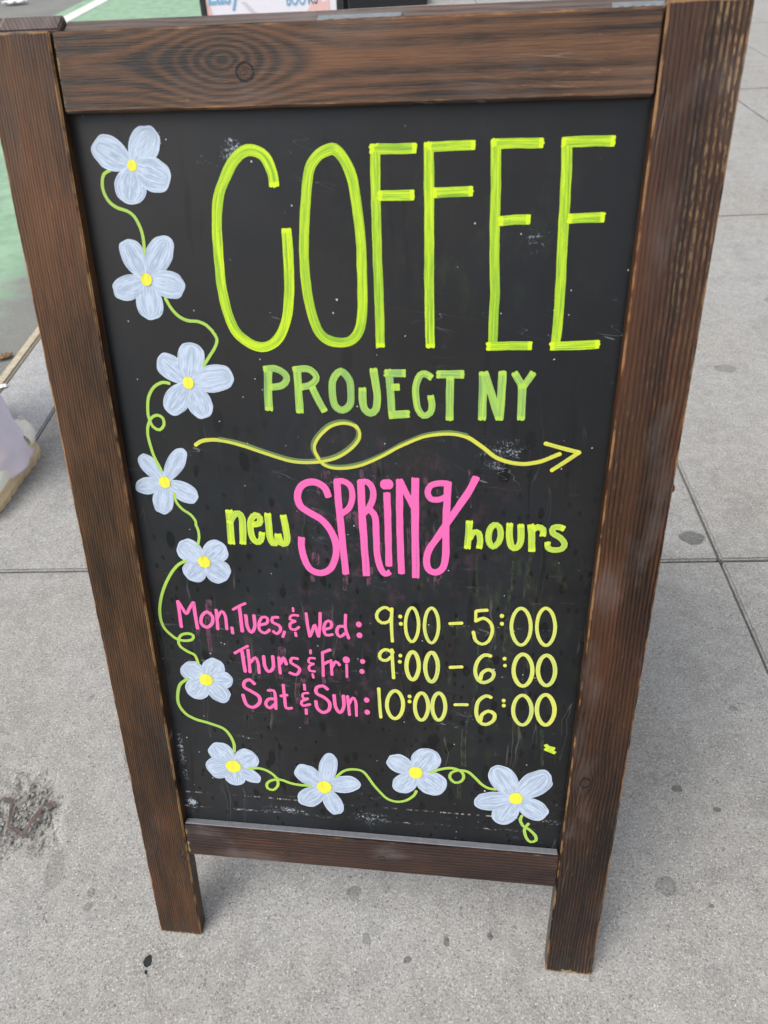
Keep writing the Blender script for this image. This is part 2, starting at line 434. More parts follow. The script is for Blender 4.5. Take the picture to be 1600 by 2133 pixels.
# gum spots and stains trodden flat on the slabs
def stain(wx, wy, rx, ry, rot, m, n=26, seed=1.0, h=.0003):
    vs_ = [(0, 0, h)]; 
    for ring, hh in ((.55, h), (.85, h*.8), (1.0, 0.0)):
        for i in range(n):
            a = 2*math.pi*i/n; k = 1+.22*mnoise.noise(Vector((math.cos(a)*1.6+seed, math.sin(a)*1.6, seed)))+.1*mnoise.noise(Vector((math.cos(a)*5+seed, math.sin(a)*5, seed)))
            vs_.append((math.cos(a)*rx*ring*k, math.sin(a)*ry*ring*k, hh+.0002))
    fs = [(0, 1+i, 1+(i+1) % n) for i in range(n)]
    for r_ in range(2):
        b0 = 1+r_*n; fs += [(b0+i, b0+n+i, b0+n+(i+1) % n, b0+(i+1) % n) for i in range(n)]
    q = MS.inverted() @ Vector((wx, wy, .0))
    o = link('gum_spot', mesh('gum_spot', vs_, fs, m, True), bed); o.location = q; o.rotation_euler = (0, 0, rot)
def stainmat(name, c, a):
    m, b = mat(name); o, x, y, z = coords()
    n = noise(o, 420, 3.0, .7)
    finish(b, mix(n.step(.3, .7), tuple(q*.7 for q in c), tuple(q*1.3 for q in c)), .8, n, .6, .001, .3)
    return m
G_blk = stainmat('fresh black gum', (.018, .02, .022), 1); G_dk = concrete('old dark gum', (.16, .16, .155), (.15, .145, .135), 0, .3)
G_md = concrete('faded gum', (.235, .235, .225), (.21, .205, .19), 0, .5); G_lt = concrete('damp grey patch', (.27, .267, .25), (.25, .24, .22), 0, .8)
for i, a in enumerate([(-.006, -.038, .0062, .0072, 0, G_blk), (-.004, -.051, .002, .003, .5, G_blk), (.731, .122, .0155, .0135, 0, G_md), (-.196, .066, .015, .030, .15, G_lt),
        (.274, .075, .011, .009, 0, G_md), (.917, .831, .026, .020, 0, G_dk), (.775, .269, .0085, .006, 0, G_blk if 0 else G_dk), (.413, .023, .0045, .0068, 0, G_dk),
        (-.124, .04, .0055, .008, .5, G_md), (-.12, .022, .0085, .006, .5, G_md), (.474, .035, .004, .005, 0, G_dk), (.30, .015, .006, .009, .3, G_md),
        (.36, -.004, .006, .004, .3, G_dk), (.83, .24, .006, .004, 0, G_dk), (.9, .42, .008, .005, 0, G_md), (1.15, 1.5, .03, .02, 0, G_md), (1.4, 1.9, .03, .02, 0, G_md),
        (.79, .1, .004, .003, 0, G_dk), (-.26, .36, .009, .004, 1, G_md), (-.32, .62, .014, .009, 0, G_md)]):
    stain(*a, seed=i*3.7+1)

def crack(pts, wd):
    vs_, fs = [], []; P = []
    for a, b_ in zip(pts[:-1], pts[1:]):
        for i in range(14): P.append(Vector(a).lerp(Vector(b_), i/14))
    for i, p in enumerate(P):
        q = MS.inverted() @ Vector((p.x, p.y, 0)); t = (P[min(i+1, len(P)-1)]-P[max(0, i-1)]).normalized(); n = Vector((-t.y, t.x, 0))
        q = q + n*.012*mnoise.noise(Vector((i*.35, 1, 0))) + n*.004*mnoise.noise(Vector((i*1.3, 5, 0))); ww = wd*(.5+.8*abs(mnoise.noise(Vector((i*.6, 9, 0)))))
        vs_ += [tuple(q-n*ww)[:2]+(.0006,), tuple(q+n*ww)[:2]+(.0006,)]
    fs = [(2*i, 2*i+1, 2*i+3, 2*i+2) for i in range(len(P)-1)]
    link('crack', mesh('crack', vs_, fs, G_dk), bed)
crack([(1.83, 4.75), (1.86, 4.3), (1.93, 3.7), (2.05, 3.1)], .004); crack([(1.75, 4.9), (2.0, 4.85), (2.3, 4.95)], .003)
crack([(-.125, .215), (-.16, .26), (-.155, .33)], .0007); crack([(-.20, .01), (-.17, -.005)], .001)

# rubble and bent metal in the broken spot
def pebbles():
    vs_, fs = [], []; r = random.Random(11)
    for k in range(420):
        a = r.random()*6.283; d = abs(r.gauss(0, .045)); px, py = hx+math.cos(a)*d*1.05, hy+math.sin(a)*d*.95
        s = (.0009+.0032*r.random()**3)*(1 if d < .06 else .6); z = -.0095 + r.random()*.004 if d < .058 else -.0005
        b0 = len(vs_); bm = bmesh.new(); bmesh.ops.create_icosphere(bm, subdivisions=1, radius=1)
        for v in bm.verts:
            q = v.co*(s*(1+.5*mnoise.noise(v.co*1.5+Vector((k, 0, 0))))); vs_.append((px+q.x, py+q.y*1.2, z+q.z*.7))
        fs += [tuple(b0+v.index for v in f.verts) for f in bm.faces]; bm.free()
    return vs_, fs
def pebmat():
    m, b = mat('broken aggregate'); o, x, y, z = coords()
    d, r = voro(o, 130); n = noise(o, 500, 3.0)
    finish(b, mix(n, mix(r, (.10, .10, .095), (.36, .355, .345)), (.26, .25, .22)), .8, n, .5, .001)
    return m
v_, f_ = pebbles(); pb = link('rubble', mesh('rubble', v_, f_, pebmat()), M=MS); pb['kind'] = 'stuff'; pb['label'] = 'grey crumbs of broken concrete lying in the pitted spot of the slab'; pb['category'] = 'rubble'
M_rust = plain('rusty flaking metal', (.125, .092, .076), .85, 300, .55, 0, .6)
def strap(pts, wd, th, name, label):
    """bent flat strip through points (x, y, z world), twisted a little"""
    P = [Vector(p) for p in pts]; vs_, fs = [], []
    for i, p in enumerate(P):
        t = (P[min(i+1, len(P)-1)]-P[max(i-1, 0)]).normalized(); s = t.cross(Vector((0, 0, 1))).normalized()
        tw = .5*math.sin(i*1.3); s = (s*math.cos(tw)+Vector((0, 0, 1))*math.sin(tw)); u = t.cross(s)
        ww = wd*(.8+.35*mnoise.noise(p*60))/2
        for a, b_ in ((-1, -1), (1, -1), (1, 1), (-1, 1)): vs_.append(p+s*a*ww+u*b_*th/2)
    n = len(P)
    for i in range(n-1):
        for k in range(4): fs.append((i*4+k, i*4+(k+1) % 4, i*4+4+(k+1) % 4, i*4+4+k))
    fs += [(3, 2, 1, 0), tuple((n-1)*4+k for k in range(4))]
    o = link(name, mesh(name, vs_, fs, M_rust)); o['label'] = label; o['category'] = 'metal strap'; o['group'] = 'rusty strap scraps in the broken slab'
    return o
strap([(-0.2698, 0.1131, 0.0010), (-0.2676, 0.1212, 0.0010), (-0.2666, 0.1304, 0.0020), (-0.2630, 0.1389, 0.0030), (-0.2596, 0.1469, 0.0030), (-0.2585, 0.1563, 0.0040), (-0.2549, 0.1606, 0.0050), (-0.2476, 0.1621, 0.0040), (-0.2359, 0.1610, 0.0030)], .0085, .0012, 'metal_strap', 'long bent rusty strip rising from the broken spot in the pavement')
strap([(-0.3355, 0.1658, 0.0000), (-0.3240, 0.1653, 0.0010), (-0.3137, 0.1641, 0.0010)], .0065, .001, 'metal_strap', 'short flat rusty strip at the far edge of the broken spot')
strap([(-0.3144, 0.1604, 0.0000), (-0.3084, 0.1467, 0.0010), (-0.3038, 0.1339, 0.0000), (-0.3033, 0.1219, -0.0010)], .006, .001, 'metal_strap', 'thin straight rusty strip between the crumbs of the broken spot')
strap([(-0.3008, 0.1192, -0.0010), (-0.2917, 0.1206, 0.0000), (-0.2812, 0.1173, 0.0010), (-0.2711, 0.1116, 0.0010)], .007, .001, 'metal_strap', 'orange brown scrap at the near end of the long bent strip')


# ------------------------------------------------------------------ the sandwich board
TILT = .3815268; W, SW, VT = .61, .06139, 1.09032
VB0, VB1, VT0 = .1600, .2143, 1.0322
TH = .019; DEP = .012
s_, c_ = math.sin(TILT), math.cos(TILT)
MF = Matrix(((1, 0, 0, 0), (0, s_, -c_, 0), (0, c_, s_, 0), (0, 0, 0, 1)))          # (u, v, n) -> world
MB = Matrix(((-1, 0, 0, W), (0, -s_, c_, 0), (0, c_, s_, 0), (0, 0, 0, 1)))
top_back = MF @ Vector((0, VT, -TH))
MBt = Matrix.Translation(Vector((0, top_back.y+.0012 + (VT)*s_, top_back.z+.0007 - (VT)*c_))) @ MB       # back panel, hinged at the top
board = thing('sandwich_board', 'dark stained wooden sandwich board painted with COFFEE PROJECT NY, white flowers and opening hours', 'sandwich board')
def plank(name, M, u0, u1, v0, v1, n0, n1, along, mt, label=None, jit=.0004):
    """plank with its grain along u or v; local x is always the grain"""
    L, Wd, T = (v1-v0, u1-u0, n1-n0) if along == 'v' else (u1-u0, v1-v0, n1-n0)
    me = box_mesh(name, L, Wd, T, mt, .0012, 2, jit, None, 60)
    ctr = Vector(((u0+u1)/2, (v0+v1)/2, (n0+n1)/2))
    if along == 'v': Rm = Matrix(((0, -1, 0), (1, 0, 0), (0, 0, 1))).to_4x4()
    else: Rm = Matrix.Identity(4)
    return link(name, me, board, M @ Matrix.Translation(ctr) @ Rm, label)
HL = VT
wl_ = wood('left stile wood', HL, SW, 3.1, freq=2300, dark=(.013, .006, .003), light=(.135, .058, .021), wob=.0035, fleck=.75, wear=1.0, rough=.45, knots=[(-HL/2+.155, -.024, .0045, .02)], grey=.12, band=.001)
wr_ = wood('right stile wood', HL, SW, 9.4, freq=1500, dark=(.0055, .0028, .002), light=(.068, .026, .0105), wob=.005, fleck=.55, wear=.9, rough=.30, knots=[(-HL/2+.336, .012, .010, .016)], grey=.28, topfleck=.9, band=.45)
wt_ = wood('top rail wood', W-2*SW, VT-VT0, 5.7, freq=1350, dark=(.014, .009, .007), light=(.165, .080, .042), big=(-.100, .009, .027, .052), knots=[(-.082, -.004, .0105, .004)], wob=.003, fleck=.5, grey=.35, rough=.6, wear=.9)
wb_ = wood('bottom rail wood', W-2*SW, VB1-VB0, 1.9, freq=1300, dark=(.013, .007, .006), light=(.070, .033, .022), wob=.003, fleck=.35, grey=.5, rough=.42, wear=.8, knots=[(-.105, -.010, .005, .008), (.02, -.003, .006, .010)])
wk_ = wood('back panel wood', HL, SW, 12.2, freq=1500, dark=(.05, .036, .032), light=(.15, .115, .10), fleck=.2, grey=.8, rough=.7, wear=.4)
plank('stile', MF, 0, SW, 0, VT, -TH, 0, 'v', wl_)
plank('stile', MF, W-SW, W, 0, VT+.004, -TH, 0, 'v', wr_)
plank('rail', MF, SW+.0022, W-SW-.0018, VT0, VT, -TH, -.0015, 'u', wt_)
plank('rail', MF, SW+.0003, W-SW-.0003, VB0, VB1, -TH, -.0020, 'u', wb_)
# grimy ledge of the bottom rail
M_ledge = plain('grimy painted ledge', (.165, .175, .195), .55, 120, .35, 0, .3)
lw = W-2*SW-.004
link('ledge', box_mesh('ledge', lw, .0016, DEP-.0035, M_ledge, .0005, 1), board, MF @ Matrix.Translation((W/2, VB1+.0011, -(DEP+.0030)/2)))
# the chalkboard
BM_ = board_mat()
cb_me = box_mesh('chalkboard', W-2*SW+.016, VT0-VB1+.02, .004, BM_, .0004, 1)
cx_, cy_ = W/2, (VT0+VB1)/2
for v in cb_me.vertices: v.co.x += cx_; v.co.y += cy_
chalk = link('chalkboard', cb_me, board, MF @ Matrix.Translation((0, 0, -DEP-.002)))

STROKES = [
 ('drip', 'drip', 4.5, 0, [(288.1,593.7),(289.1,584.6),(287.5,575.3)]),
 ('drip', 'drip', 3.9, 0, [(314.9,594.7),(313.9,587.3),(314.6,581.2)]),
 ('drip', 'drip', 5.2, 0, [(273.8,710.8),(274.8,704.9),(274.1,698.4)]),
 ('drip', 'drip', 3.2, 0, [(269.9,711.9),(269.2,704.5)]),
 ('drip', 'drip', 3.7, 0, [(309.4,713.7),(309.3,706.6)]),
 ('drip', 'drip', 2.5, 0, [(322.5,708.3),(322.1,699.6)]),
 ('drip', 'drip', 4.9, 0, [(256.1,669.1),(261.7,666.5),(269.2,662.7)]),
 ('drip', 'drip', 4.3, 0, [(329.1,675.3),(329.8,666.4)]),
 ('drip', 'drip', 6.3, 0, [(302.3,667.1),(302.9,659.2),(305.3,651.1)]),
 ('drip', 'drip', 4.3, 0, [(295.6,669.1),(293.8,657.5)]),
 ('drip', 'drip', 4.0, 0, [(252.3,591.9),(252.7,584.2)]),
 ('drip', 'drip', 7.9, 0, [(257.3,616.7),(256.1,606.5)]),
 ('drip', 'drip', 2.3, 0, [(263.7,694.1),(263.5,683.5)]),
 ('drip', 'drip', 2.8, 0, [(259,655.5),(258.5,648.5)]),
 ('drip', 'drip', 3.6, 0, [(281.8,659.8),(282.2,652.9)]),
 ('drip', 'drip', 2.9, 0, [(317.2,603.6),(317.5,596.3)]),
 ('drip', 'drip', 3.7, 0, [(282.9,706.5),(284,703.3)]),
 ('drip', 'drip', 2.2, 0, [(335.8,708.7),(336,704.5)]),
 ('drip', 'drip', 2.6, 0, [(327.8,634),(327.7,619.8)]),
 ('drip', 'drip', 2.8, 0, [(356.9,651.8),(357.4,635.2),(357.7,619.1)]),
 ('drip', 'drip', 5.9, 0, [(390.8,598.2),(387.7,594),(386.8,588.8)]),
 ('drip', 'drip', 4.5, 0, [(377.1,636.1),(377.7,630.5)]),
 ('drip', 'drip', 1.8, 0, [(377.8,598.1),(378.2,589.9)]),
 ('drip', 'drip', 2.8, 0, [(417.5,716.9),(418.7,709.3),(417.5,704.2)]),
 ('drip', 'drip', 3.6, 0, [(373.6,706.7),(374.2,701.5)]),
 ('drip', 'drip', 2.7, 0, [(386.8,695.5),(387.4,690.3)]),
 ('drip', 'drip', 1.2, 0, [(419.8,691.4),(420.7,677)]),
 ('drip', 'drip', 7.5, 0, [(130.9,552),(129.5,536.2),(126.6,517.5)]),
 ('drip', 'drip', 4.3, 0, [(126,514.9),(125.6,502),(125.9,484.6)]),
 ('drip', 'drip', 9.0, 0, [(211.5,493.7),(210.9,481.6)]),
 ('drip', 'drip', 4.1, 0, [(235.4,402.7),(234.4,386.9)]),
 ('drip', 'drip', 4.2, 0, [(258.3,456.7),(259.2,448.7)]),
 ('drip', 'drip', 4.0, 0, [(209.2,457.6),(207,452)]),
 ('drip', 'drip', 3.6, 0, [(287.1,458.7),(288.9,454.4)]),
 ('drip', 'drip', 6.1, 0, [(229.4,454.6),(226,436.2),(226.5,417.9)]),
 ('drip', 'drip', 4.6, 0, [(235,452.3),(235.2,445.1)]),
 ('drip', 'drip', 2.9, 0, [(169.2,404.9),(169.1,400.2)]),
 ('drip', 'drip', 4.6, 0, [(114.5,516.7),(112.6,506.4)]),
 ('drip', 'drip', 3.0, 0, [(296.2,439.7),(296.3,433.4)]),
 ('drip', 'gdrip', 2.7, 0, [(485.8,629.8),(482.6,614.3),(484,587.3)]),
 ('drip', 'gdrip', 2.5, 0, [(464.5,628.8),(467,617.8),(467.3,583.6)]),
 ('drip', 'gdrip', 2.0, 0, [(428.3,624.4),(431.6,577.3)]),
 ('drip', 'gdrip', 2.0, 0, [(434.5,511.7),(437,485),(435,450.3),(425.6,395.1)]),
 ('drip', 'gdrip', 2.9, 0, [(465.1,583.4),(464.4,552.3),(463.7,507)]),
 ('drip', 'gdrip', 2.5, 0, [(411.1,546),(412,521)]),
 ('drip', 'gdrip', 3.7, 0, [(404.2,475.9),(405,457.7)]),
 ('drip', 'gdrip', 7.0, 0, [(447.9,492.5),(449.2,485.9)]),
 ('drip', 'gdrip', 4.1, 0, [(491.3,495.5),(492,485.5)]),
 ('drip', 'gdrip', 5.6, 0, [(381.8,533),(381.3,526.4)]),
 ('drip', 'gdrip', 5.7, 0, [(424.3,394.1),(423.8,367.1),(425.5,339.5)]),
 ('drip', 'gdrip', 4.4, 0, [(420.8,308.7),(421.5,286.3)]),
 ('drip', 'gdrip', 3.1, 0, [(513.1,401.7),(518.1,348.3)]),
 ('COFFEE', 'lime', 9.2, 0, [(238.7,973.8),(237.7,983.8),(232.1,996.4),(223,1001.7),(213.4,1000.9),(203,992.8),(194.5,980.3),(188.2,967.6),(184.2,950.2),(182.8,931.1),(182.2,911.6),(182.5,890.4),(185.4,868.7),(191.5,851.4),(202.4,840.2),(215.2,835.8),(227.4,839.1),(237.3,850.4),(243,866.4),(246.1,884.5),(247,902.1),(247.3,921.6),(247,939.6)]),
 ('COFFEE', 'lime', 8.9, 1, [(290,1001.4),(279.3,997.6),(271.9,989.5),(268.4,979.2),(266.5,966.5),(264.3,949.3),(262.4,930.5),(261.8,911.3),(262.6,890.4),(265.8,868.9),(271.1,851.8),(279.7,843.2),(292.4,840.2),(304.1,843.4),(311.3,854.5),(313.7,872.6),(314.1,892.7),(314,913.3),(313.7,930.1),(311.8,948.8),(309.8,963.8),(307.3,978.5),(302.4,991),(295.7,999.3)]),
 ('COFFEE', 'lime', 8.3, 0, [(327.5,1003.7),(327.5,967.8),(328.1,924.5),(329.3,878.6),(330.1,836.8)]),
 ('COFFEE', 'lime', 8.0, 0, [(323.4,1000.8),(342.9,1000.6),(361.9,1000.6)]),
 ('COFFEE', 'lime', 8.2, 0, [(329.8,965.1),(345,965.2),(360.4,965.2)]),
 ('COFFEE', 'lime', 8.5, 0, [(372.5,1004.3),(373.4,967.1),(374.3,924.2),(374.9,884.5),(376.5,836.8)]),
 ('COFFEE', 'lime', 7.3, 0, [(371.7,1001.3),(393,1001.9),(410.8,1002)]),
 ('COFFEE', 'lime', 7.9, 0, [(376.8,966.5),(394,967.1),(410.2,967.4)]),
 ('COFFEE', 'lime', 8.4, 0, [(427.7,1005.6),(429.3,976.6),(430.2,945.3),(431.6,912.7),(433.5,884.5),(433.4,867),(434,837.6)]),
 ('COFFEE', 'lime', 7.5, 0, [(425.1,1002.7),(446,1002.6),(466.2,1002.3)]),
 ('COFFEE', 'lime', 7.9, 0, [(433.9,943.7),(447.6,945),(459.8,945)]),
 ('COFFEE', 'lime', 7.8, 0, [(428.8,838.2),(449.6,838.8),(469,839.1)]),
 ('COFFEE', 'lime', 8.6, 0, [(484.9,1004.9),(487.1,975.7),(488.2,939.5),(489.7,901.4),(490.7,867.2),(490.3,838.1)]),
 ('COFFEE', 'lime', 8.0, 0, [(481.4,1002.3),(502.3,1002.9),(523.1,1002.6)]),
 ('COFFEE', 'lime', 7.8, 0, [(491.6,945.2),(506.1,945.8),(521.4,946)]),
 ('COFFEE', 'lime', 7.7, 0, [(486,838.7),(507.6,839.6),(528.6,840.8)]),
 ('PROJECT', 'green', 8.2, 0, [(220.8,816.5),(219.1,795.6),(218.2,774.3)]),
 ('PROJECT', 'green', 6.6, 0, [(216.2,814.5),(228,815.3),(236.9,810.4),(238.3,805),(233.3,799.1),(220.4,797.1)]),
 ('PROJECT', 'green', 7.8, 0, [(249.5,815.9),(249.3,792.4),(249.6,772.4)]),
 ('PROJECT', 'green', 6.5, 0, [(245.5,814.4),(259.1,815.7),(266.5,810.8),(267.3,805.4),(261,799.9),(250.7,797.6)]),
 ('PROJECT', 'green', 7.0, 0, [(262.7,798.5),(268.5,785.4),(274.5,774)]),
 ('PROJECT', 'green', 7.0, 1, [(291.6,813.7),(284,805.6),(282.6,793),(284.9,780.2),(292.1,775.7),(299.6,781.3),(300.9,793.2),(299.4,805.8)]),
 ('PROJECT', 'green', 7.4, 0, [(323,816.4),(325.4,800.8),(326.7,788.2),(325.1,777.2),(319.5,773.4),(314.1,777),(312.1,786.1),(312.2,797.9)]),
 ('PROJECT', 'green', 7.2, 0, [(337.7,815.5),(339.3,793.8),(341,769.2)]),
 ('PROJECT', 'green', 7.4, 0, [(334.1,812.5),(343.3,812.4),(353.6,812.7)]),
 ('PROJECT', 'green', 6.8, 0, [(340.6,798.9),(344.2,799.1),(347.9,799.4)]),
 ('PROJECT', 'green', 7.4, 0, [(337.7,771.5),(346.8,772.4),(357.3,773.2)]),
 ('PROJECT', 'green', 6.5, 0, [(378.6,808.3),(372.4,812.1),(367.2,810.3),(363.7,801.4),(363.9,788.8),(365.8,777.9),(371.2,771.6),(377.5,774.5),(379.1,781.8),(377.5,791.2)]),
 ('PROJECT', 'green', 7.7, 0, [(383.5,811.7),(396.1,811.9),(408.2,812)]),
 ('PROJECT', 'green', 7.4, 0, [(395.8,809.8),(395.9,791.1),(396.4,767.9)]),
 ('NY', 'green', 7.7, 0, [(426.4,814.5),(427,791.6),(427.2,768.7)]),
 ('NY', 'green', 7.3, 0, [(427.5,814.2),(435.1,793.6),(443.7,769.4)]),
 ('NY', 'green', 7.6, 0, [(444.2,815.1),(444.4,791.9),(443.9,769)]),
 ('NY', 'green', 6.5, 0, [(455.1,814.3),(459.2,808),(463.4,801.4)]),
 ('NY', 'green', 6.5, 0, [(472.4,814.6),(468.6,808.1),(464.3,801.4)]),
 ('NY', 'green', 7.6, 0, [(463.2,802.8),(463.8,786.9),(464.1,769.6)]),
 ('arrow', 'dimgreen', 4.0, 0, [(164.1,743.7),(185.3,739.6),(211.5,731.2),(237.8,723.6),(259.6,722.9),(281,727.6),(297.1,737.4),(306.5,749.7),(304.2,760.2),(292.7,764.4),(278.4,760.9),(266.2,750.1),(260.4,739.2),(262.6,729.8),(270.1,720.4),(283.2,717.2),(304.4,720),(327.6,729.6),(350.8,742.8),(373.6,752.5),(396.1,755.7),(413.7,752.9)]),
 ('arrow', 'yellow', 4.0, 0, [(138,736.2),(146.7,741.1),(163.2,742.3),(184.4,738.2),(210.6,729.8),(236.9,722.2),(260.9,721.5),(282.2,726.2),(298.3,736.1),(307.7,748.4),(305.4,758.9),(294,763.1),(279.7,759.6),(267.5,748.8),(261.7,737.9),(263.9,728.5),(271.4,719.1),(284.5,715.8),(305.7,718.7),(326.8,728.2),(350.1,741.4),(372.9,751.2),(395.4,754.3),(413,751.6),(428.3,742.1),(443.9,730.6),(464.2,725.3),(483.9,727.7),(504,736.6)]),
 ('arrow', 'yellow', 3.9, 0, [(488.5,746.7),(504.7,742.4),(522.1,738.2)]),
 ('arrow', 'yellow', 4.0, 0, [(522.1,738.7),(510.7,729.7),(496.9,719)]),
 ('new', 'lime2', 8.0, 0, [(166.2,665.1),(165.8,648.3),(165.1,625.5)]),
 ('new', 'lime2', 7.6, 0, [(165.2,649.7),(170.5,659),(176.6,661.6),(179.8,655.9),(179.4,641.8),(177.7,625.8)]),
 ('new', 'lime2', 7.1, 0, [(189.9,649.3),(198,651),(199.3,657.3),(194.9,660.6),(189.4,654.9),(188.1,643.6),(189.2,633.7),(193.5,628.9),(198.3,631.3),(200.4,640.6)]),
 ('new', 'lime2', 7.5, 0, [(208.1,662.8),(208.4,650),(208.6,636),(211.3,628.2),(216.1,630.6),(217.4,639.2)]),
 ('new', 'lime2', 7.4, 0, [(217.6,639.2),(219.9,629.3),(225.2,628.8),(227.2,635.3),(226.5,647.9),(224.8,661.5)]),
 ('SPRiNG', 'pink', 7.5, 0, [(274.5,683.8),(271.1,693),(263.9,698.7),(255.2,699.8),(246.1,694.9),(241.6,684.1),(244.2,672.7),(254.6,664.9),(265.7,657.8),(274.2,647.1),(279.5,633.3),(279.5,617.7),(273.7,601.5),(262.8,594.8),(251,598.2),(245.1,610.3),(242.6,624.6),(243.2,636.6)]),
 ('SPRiNG', 'pink', 7.4, 0, [(283.8,702.9),(284.4,680.2),(286,653.1),(287.6,625.2),(289.7,594.7)]),
 ('SPRiNG', 'pink', 6.5, 0, [(281.5,701),(290.2,701.8),(297.5,696.5),(299.2,684.7),(295.5,672.5),(287.1,665.4)]),
 ('SPRiNG', 'pink', 7.9, 0, [(308.3,702.7),(308.7,674.3),(309.9,640.2),(312.1,593.9)]),
 ('SPRiNG', 'pink', 6.4, 0, [(306.2,701.1),(314.9,701.6),(320.3,694.6),(320.5,684.1),(316.2,673.3),(309.8,665.6)]),
 ('SPRiNG', 'pink', 7.0, 0, [(317.4,671.3),(322.7,662.7),(323.2,640.7),(324.2,619.7),(327.9,602.6),(332.3,596.8),(337.5,599.5)]),
 ('SPRiNG', 'pink', 7.3, 0, [(334.9,690.6),(335.8,655),(336.5,606.7)]),
 ('SPRiNG', 'pink', 10.9, 2, [(331.3,699.5),(338.4,699.8)]),
 ('SPRiNG', 'pink', 7.3, 0, [(347.9,705.2),(348.2,655.5),(349.8,598.2)]),
 ('SPRiNG', 'pink', 6.4, 0, [(348.2,704.9),(354.1,691.8),(363,674.3)]),
 ('SPRiNG', 'pink', 8.0, 0, [(363.7,707.4),(364.1,656.2),(365.3,594)]),
 ('SPRiNG', 'pink', 6.3, 0, [(396.9,702.5),(387.9,702.6),(379.5,699.8),(376.5,692.5),(379.7,685.5),(388.3,685.1),(395.4,688.6)]),
 ('SPRiNG', 'pink', 7.5, 0, [(396.9,703.8),(396.2,684.1),(395.8,650.6),(396.5,623),(393.8,607.3),(386.3,601.4),(378.6,605.1),(376.5,616.4),(379.5,629.2),(387.9,643.4),(397.4,660.2),(407.9,677.9),(418.1,695.2),(424.6,710.1)]),
 ('hours', 'lime2', 7.1, 0, [(419.6,662.4),(419.2,647.5),(418.6,631.2)]),
 ('hours', 'lime2', 6.5, 0, [(420.2,642.1),(424.2,649.7),(429.5,649.3),(431.5,641.2),(430.7,631.8)]),
 ('hours', 'lime2', 6.5, 1, [(444.8,659.1),(440.5,653.1),(440.1,641.5),(444.5,634.2),(449.8,638.5),(452.1,647.5),(450,656.9)]),
 ('hours', 'lime2', 7.0, 0, [(460.4,661.3),(461,645.1),(464.1,635),(469,634.3),(472.5,642.2),(471.5,660.4)]),
 ('hours', 'lime2', 7.2, 0, [(481.8,660.8),(483.4,646.1),(484.5,630.8)]),
 ('hours', 'lime2', 6.7, 0, [(483.9,654.9),(488.4,658.4),(494,655.9),(494.2,648.6)]),
 ('hours', 'lime2', 6.4, 0, [(514.7,657.4),(509.8,659.2),(504,658.3),(503.9,652.3),(512.1,647.3),(516.9,640.7),(514.4,634.9),(506.1,633.4),(500.5,635.9),(499.7,642)]),
 ('Mon, Tues, & Wed', 'pink2', 4.3, 0, [(94.8,550.5),(94.6,532.5),(94.4,515.9)]),
 ('Mon, Tues, & Wed', 'pink2', 3.9, 0, [(95.3,549.5),(99.4,540.3),(102.8,534.3),(107.4,541.6),(112.9,549.8)]),
 ('Mon, Tues, & Wed', 'pink2', 4.2, 0, [(112.9,549.8),(113,531.9),(113.6,514.6)]),
 ('Mon, Tues, & Wed', 'pink2', 4.1, 1, [(127.2,538),(120.5,531.5),(118.9,522.1),(124.3,517),(131.7,522.5),(133.1,532.2)]),
 ('Mon, Tues, & Wed', 'pink2', 3.9, 0, [(138.5,541.3),(138.3,528.3),(137.7,515.1)]),
 ('Mon, Tues, & Wed', 'pink2', 3.7, 0, [(139,530.9),(144.7,539.5),(148.5,533.9),(148.6,515.8)]),
 ('Mon, Tues, & Wed', 'pink2', 3.9, 0, [(154.9,518.9),(155,510.7)]),
 ('Mon, Tues, & Wed', 'pink2', 3.3, 0, [(158.3,542.5),(166.1,547.8),(173.9,551.6)]),
 ('Mon, Tues, & Wed', 'pink2', 4.2, 0, [(166.2,546.5),(166.5,531.7),(166.6,514)]),
 ('Mon, Tues, & Wed', 'pink2', 4.2, 0, [(172.8,536.2),(173.2,521.2),(177.3,513.5),(182.1,521.7),(182.3,536.7)]),
 ('Mon, Tues, & Wed', 'pink2', 3.8, 0, [(187.9,524.2),(196.6,527.1),(197.5,533.8),(191.7,534.5),(187.2,525.9),(187.6,517),(193.3,513.6),(199.3,518.5)]),
 ('Mon, Tues, & Wed', 'pink2', 3.9, 0, [(210.5,535.6),(203.7,534.7),(203.3,528.5),(210.3,525.1),(212.1,519.3),(207.3,513.6),(203.1,516.7)]),
 ('Mon, Tues, & Wed', 'pink2', 3.6, 0, [(216.5,517.1),(213.9,509.6)]),
 ('Mon, Tues, & Wed', 'pink2', 2.9, 0, [(228.2,549),(228.3,544.2)]),
 ('Mon, Tues, & Wed', 'pink2', 3.1, 0, [(233.9,539.2),(226.6,539.3),(223.5,534.2),(230,531.7)]),
 ('Mon, Tues, & Wed', 'pink2', 3.5, 0, [(230,531.7),(223.6,528),(223.9,521.4),(229,520.4),(233.9,524.3)]),
 ('Mon, Tues, & Wed', 'pink2', 3.2, 0, [(229,516.7),(229.6,511.6)]),
 ('Mon, Tues, & Wed', 'pink2', 3.6, 0, [(242.8,543),(243.7,527.9),(245.4,512)]),
 ('Mon, Tues, & Wed', 'pink2', 3.7, 0, [(245.7,512.7),(248.7,519.9),(251.9,528.4),(253.7,520.2),(255.6,512.6)]),
 ('Mon, Tues, & Wed', 'pink2', 3.6, 0, [(255.9,512.6),(257.9,528.8),(258.9,544.4)]),
 ('Mon, Tues, & Wed', 'pink2', 3.7, 0, [(262.8,522.8),(270.7,526.2),(270.4,533.5),(265.3,533.2),(262,524),(264.3,515.5),(272,516.7)]),
 ('Mon, Tues, & Wed', 'pink2', 3.9, 0, [(285.4,528),(279.2,527.6),(276.8,520),(280.2,514.1),(286.1,518.9)]),
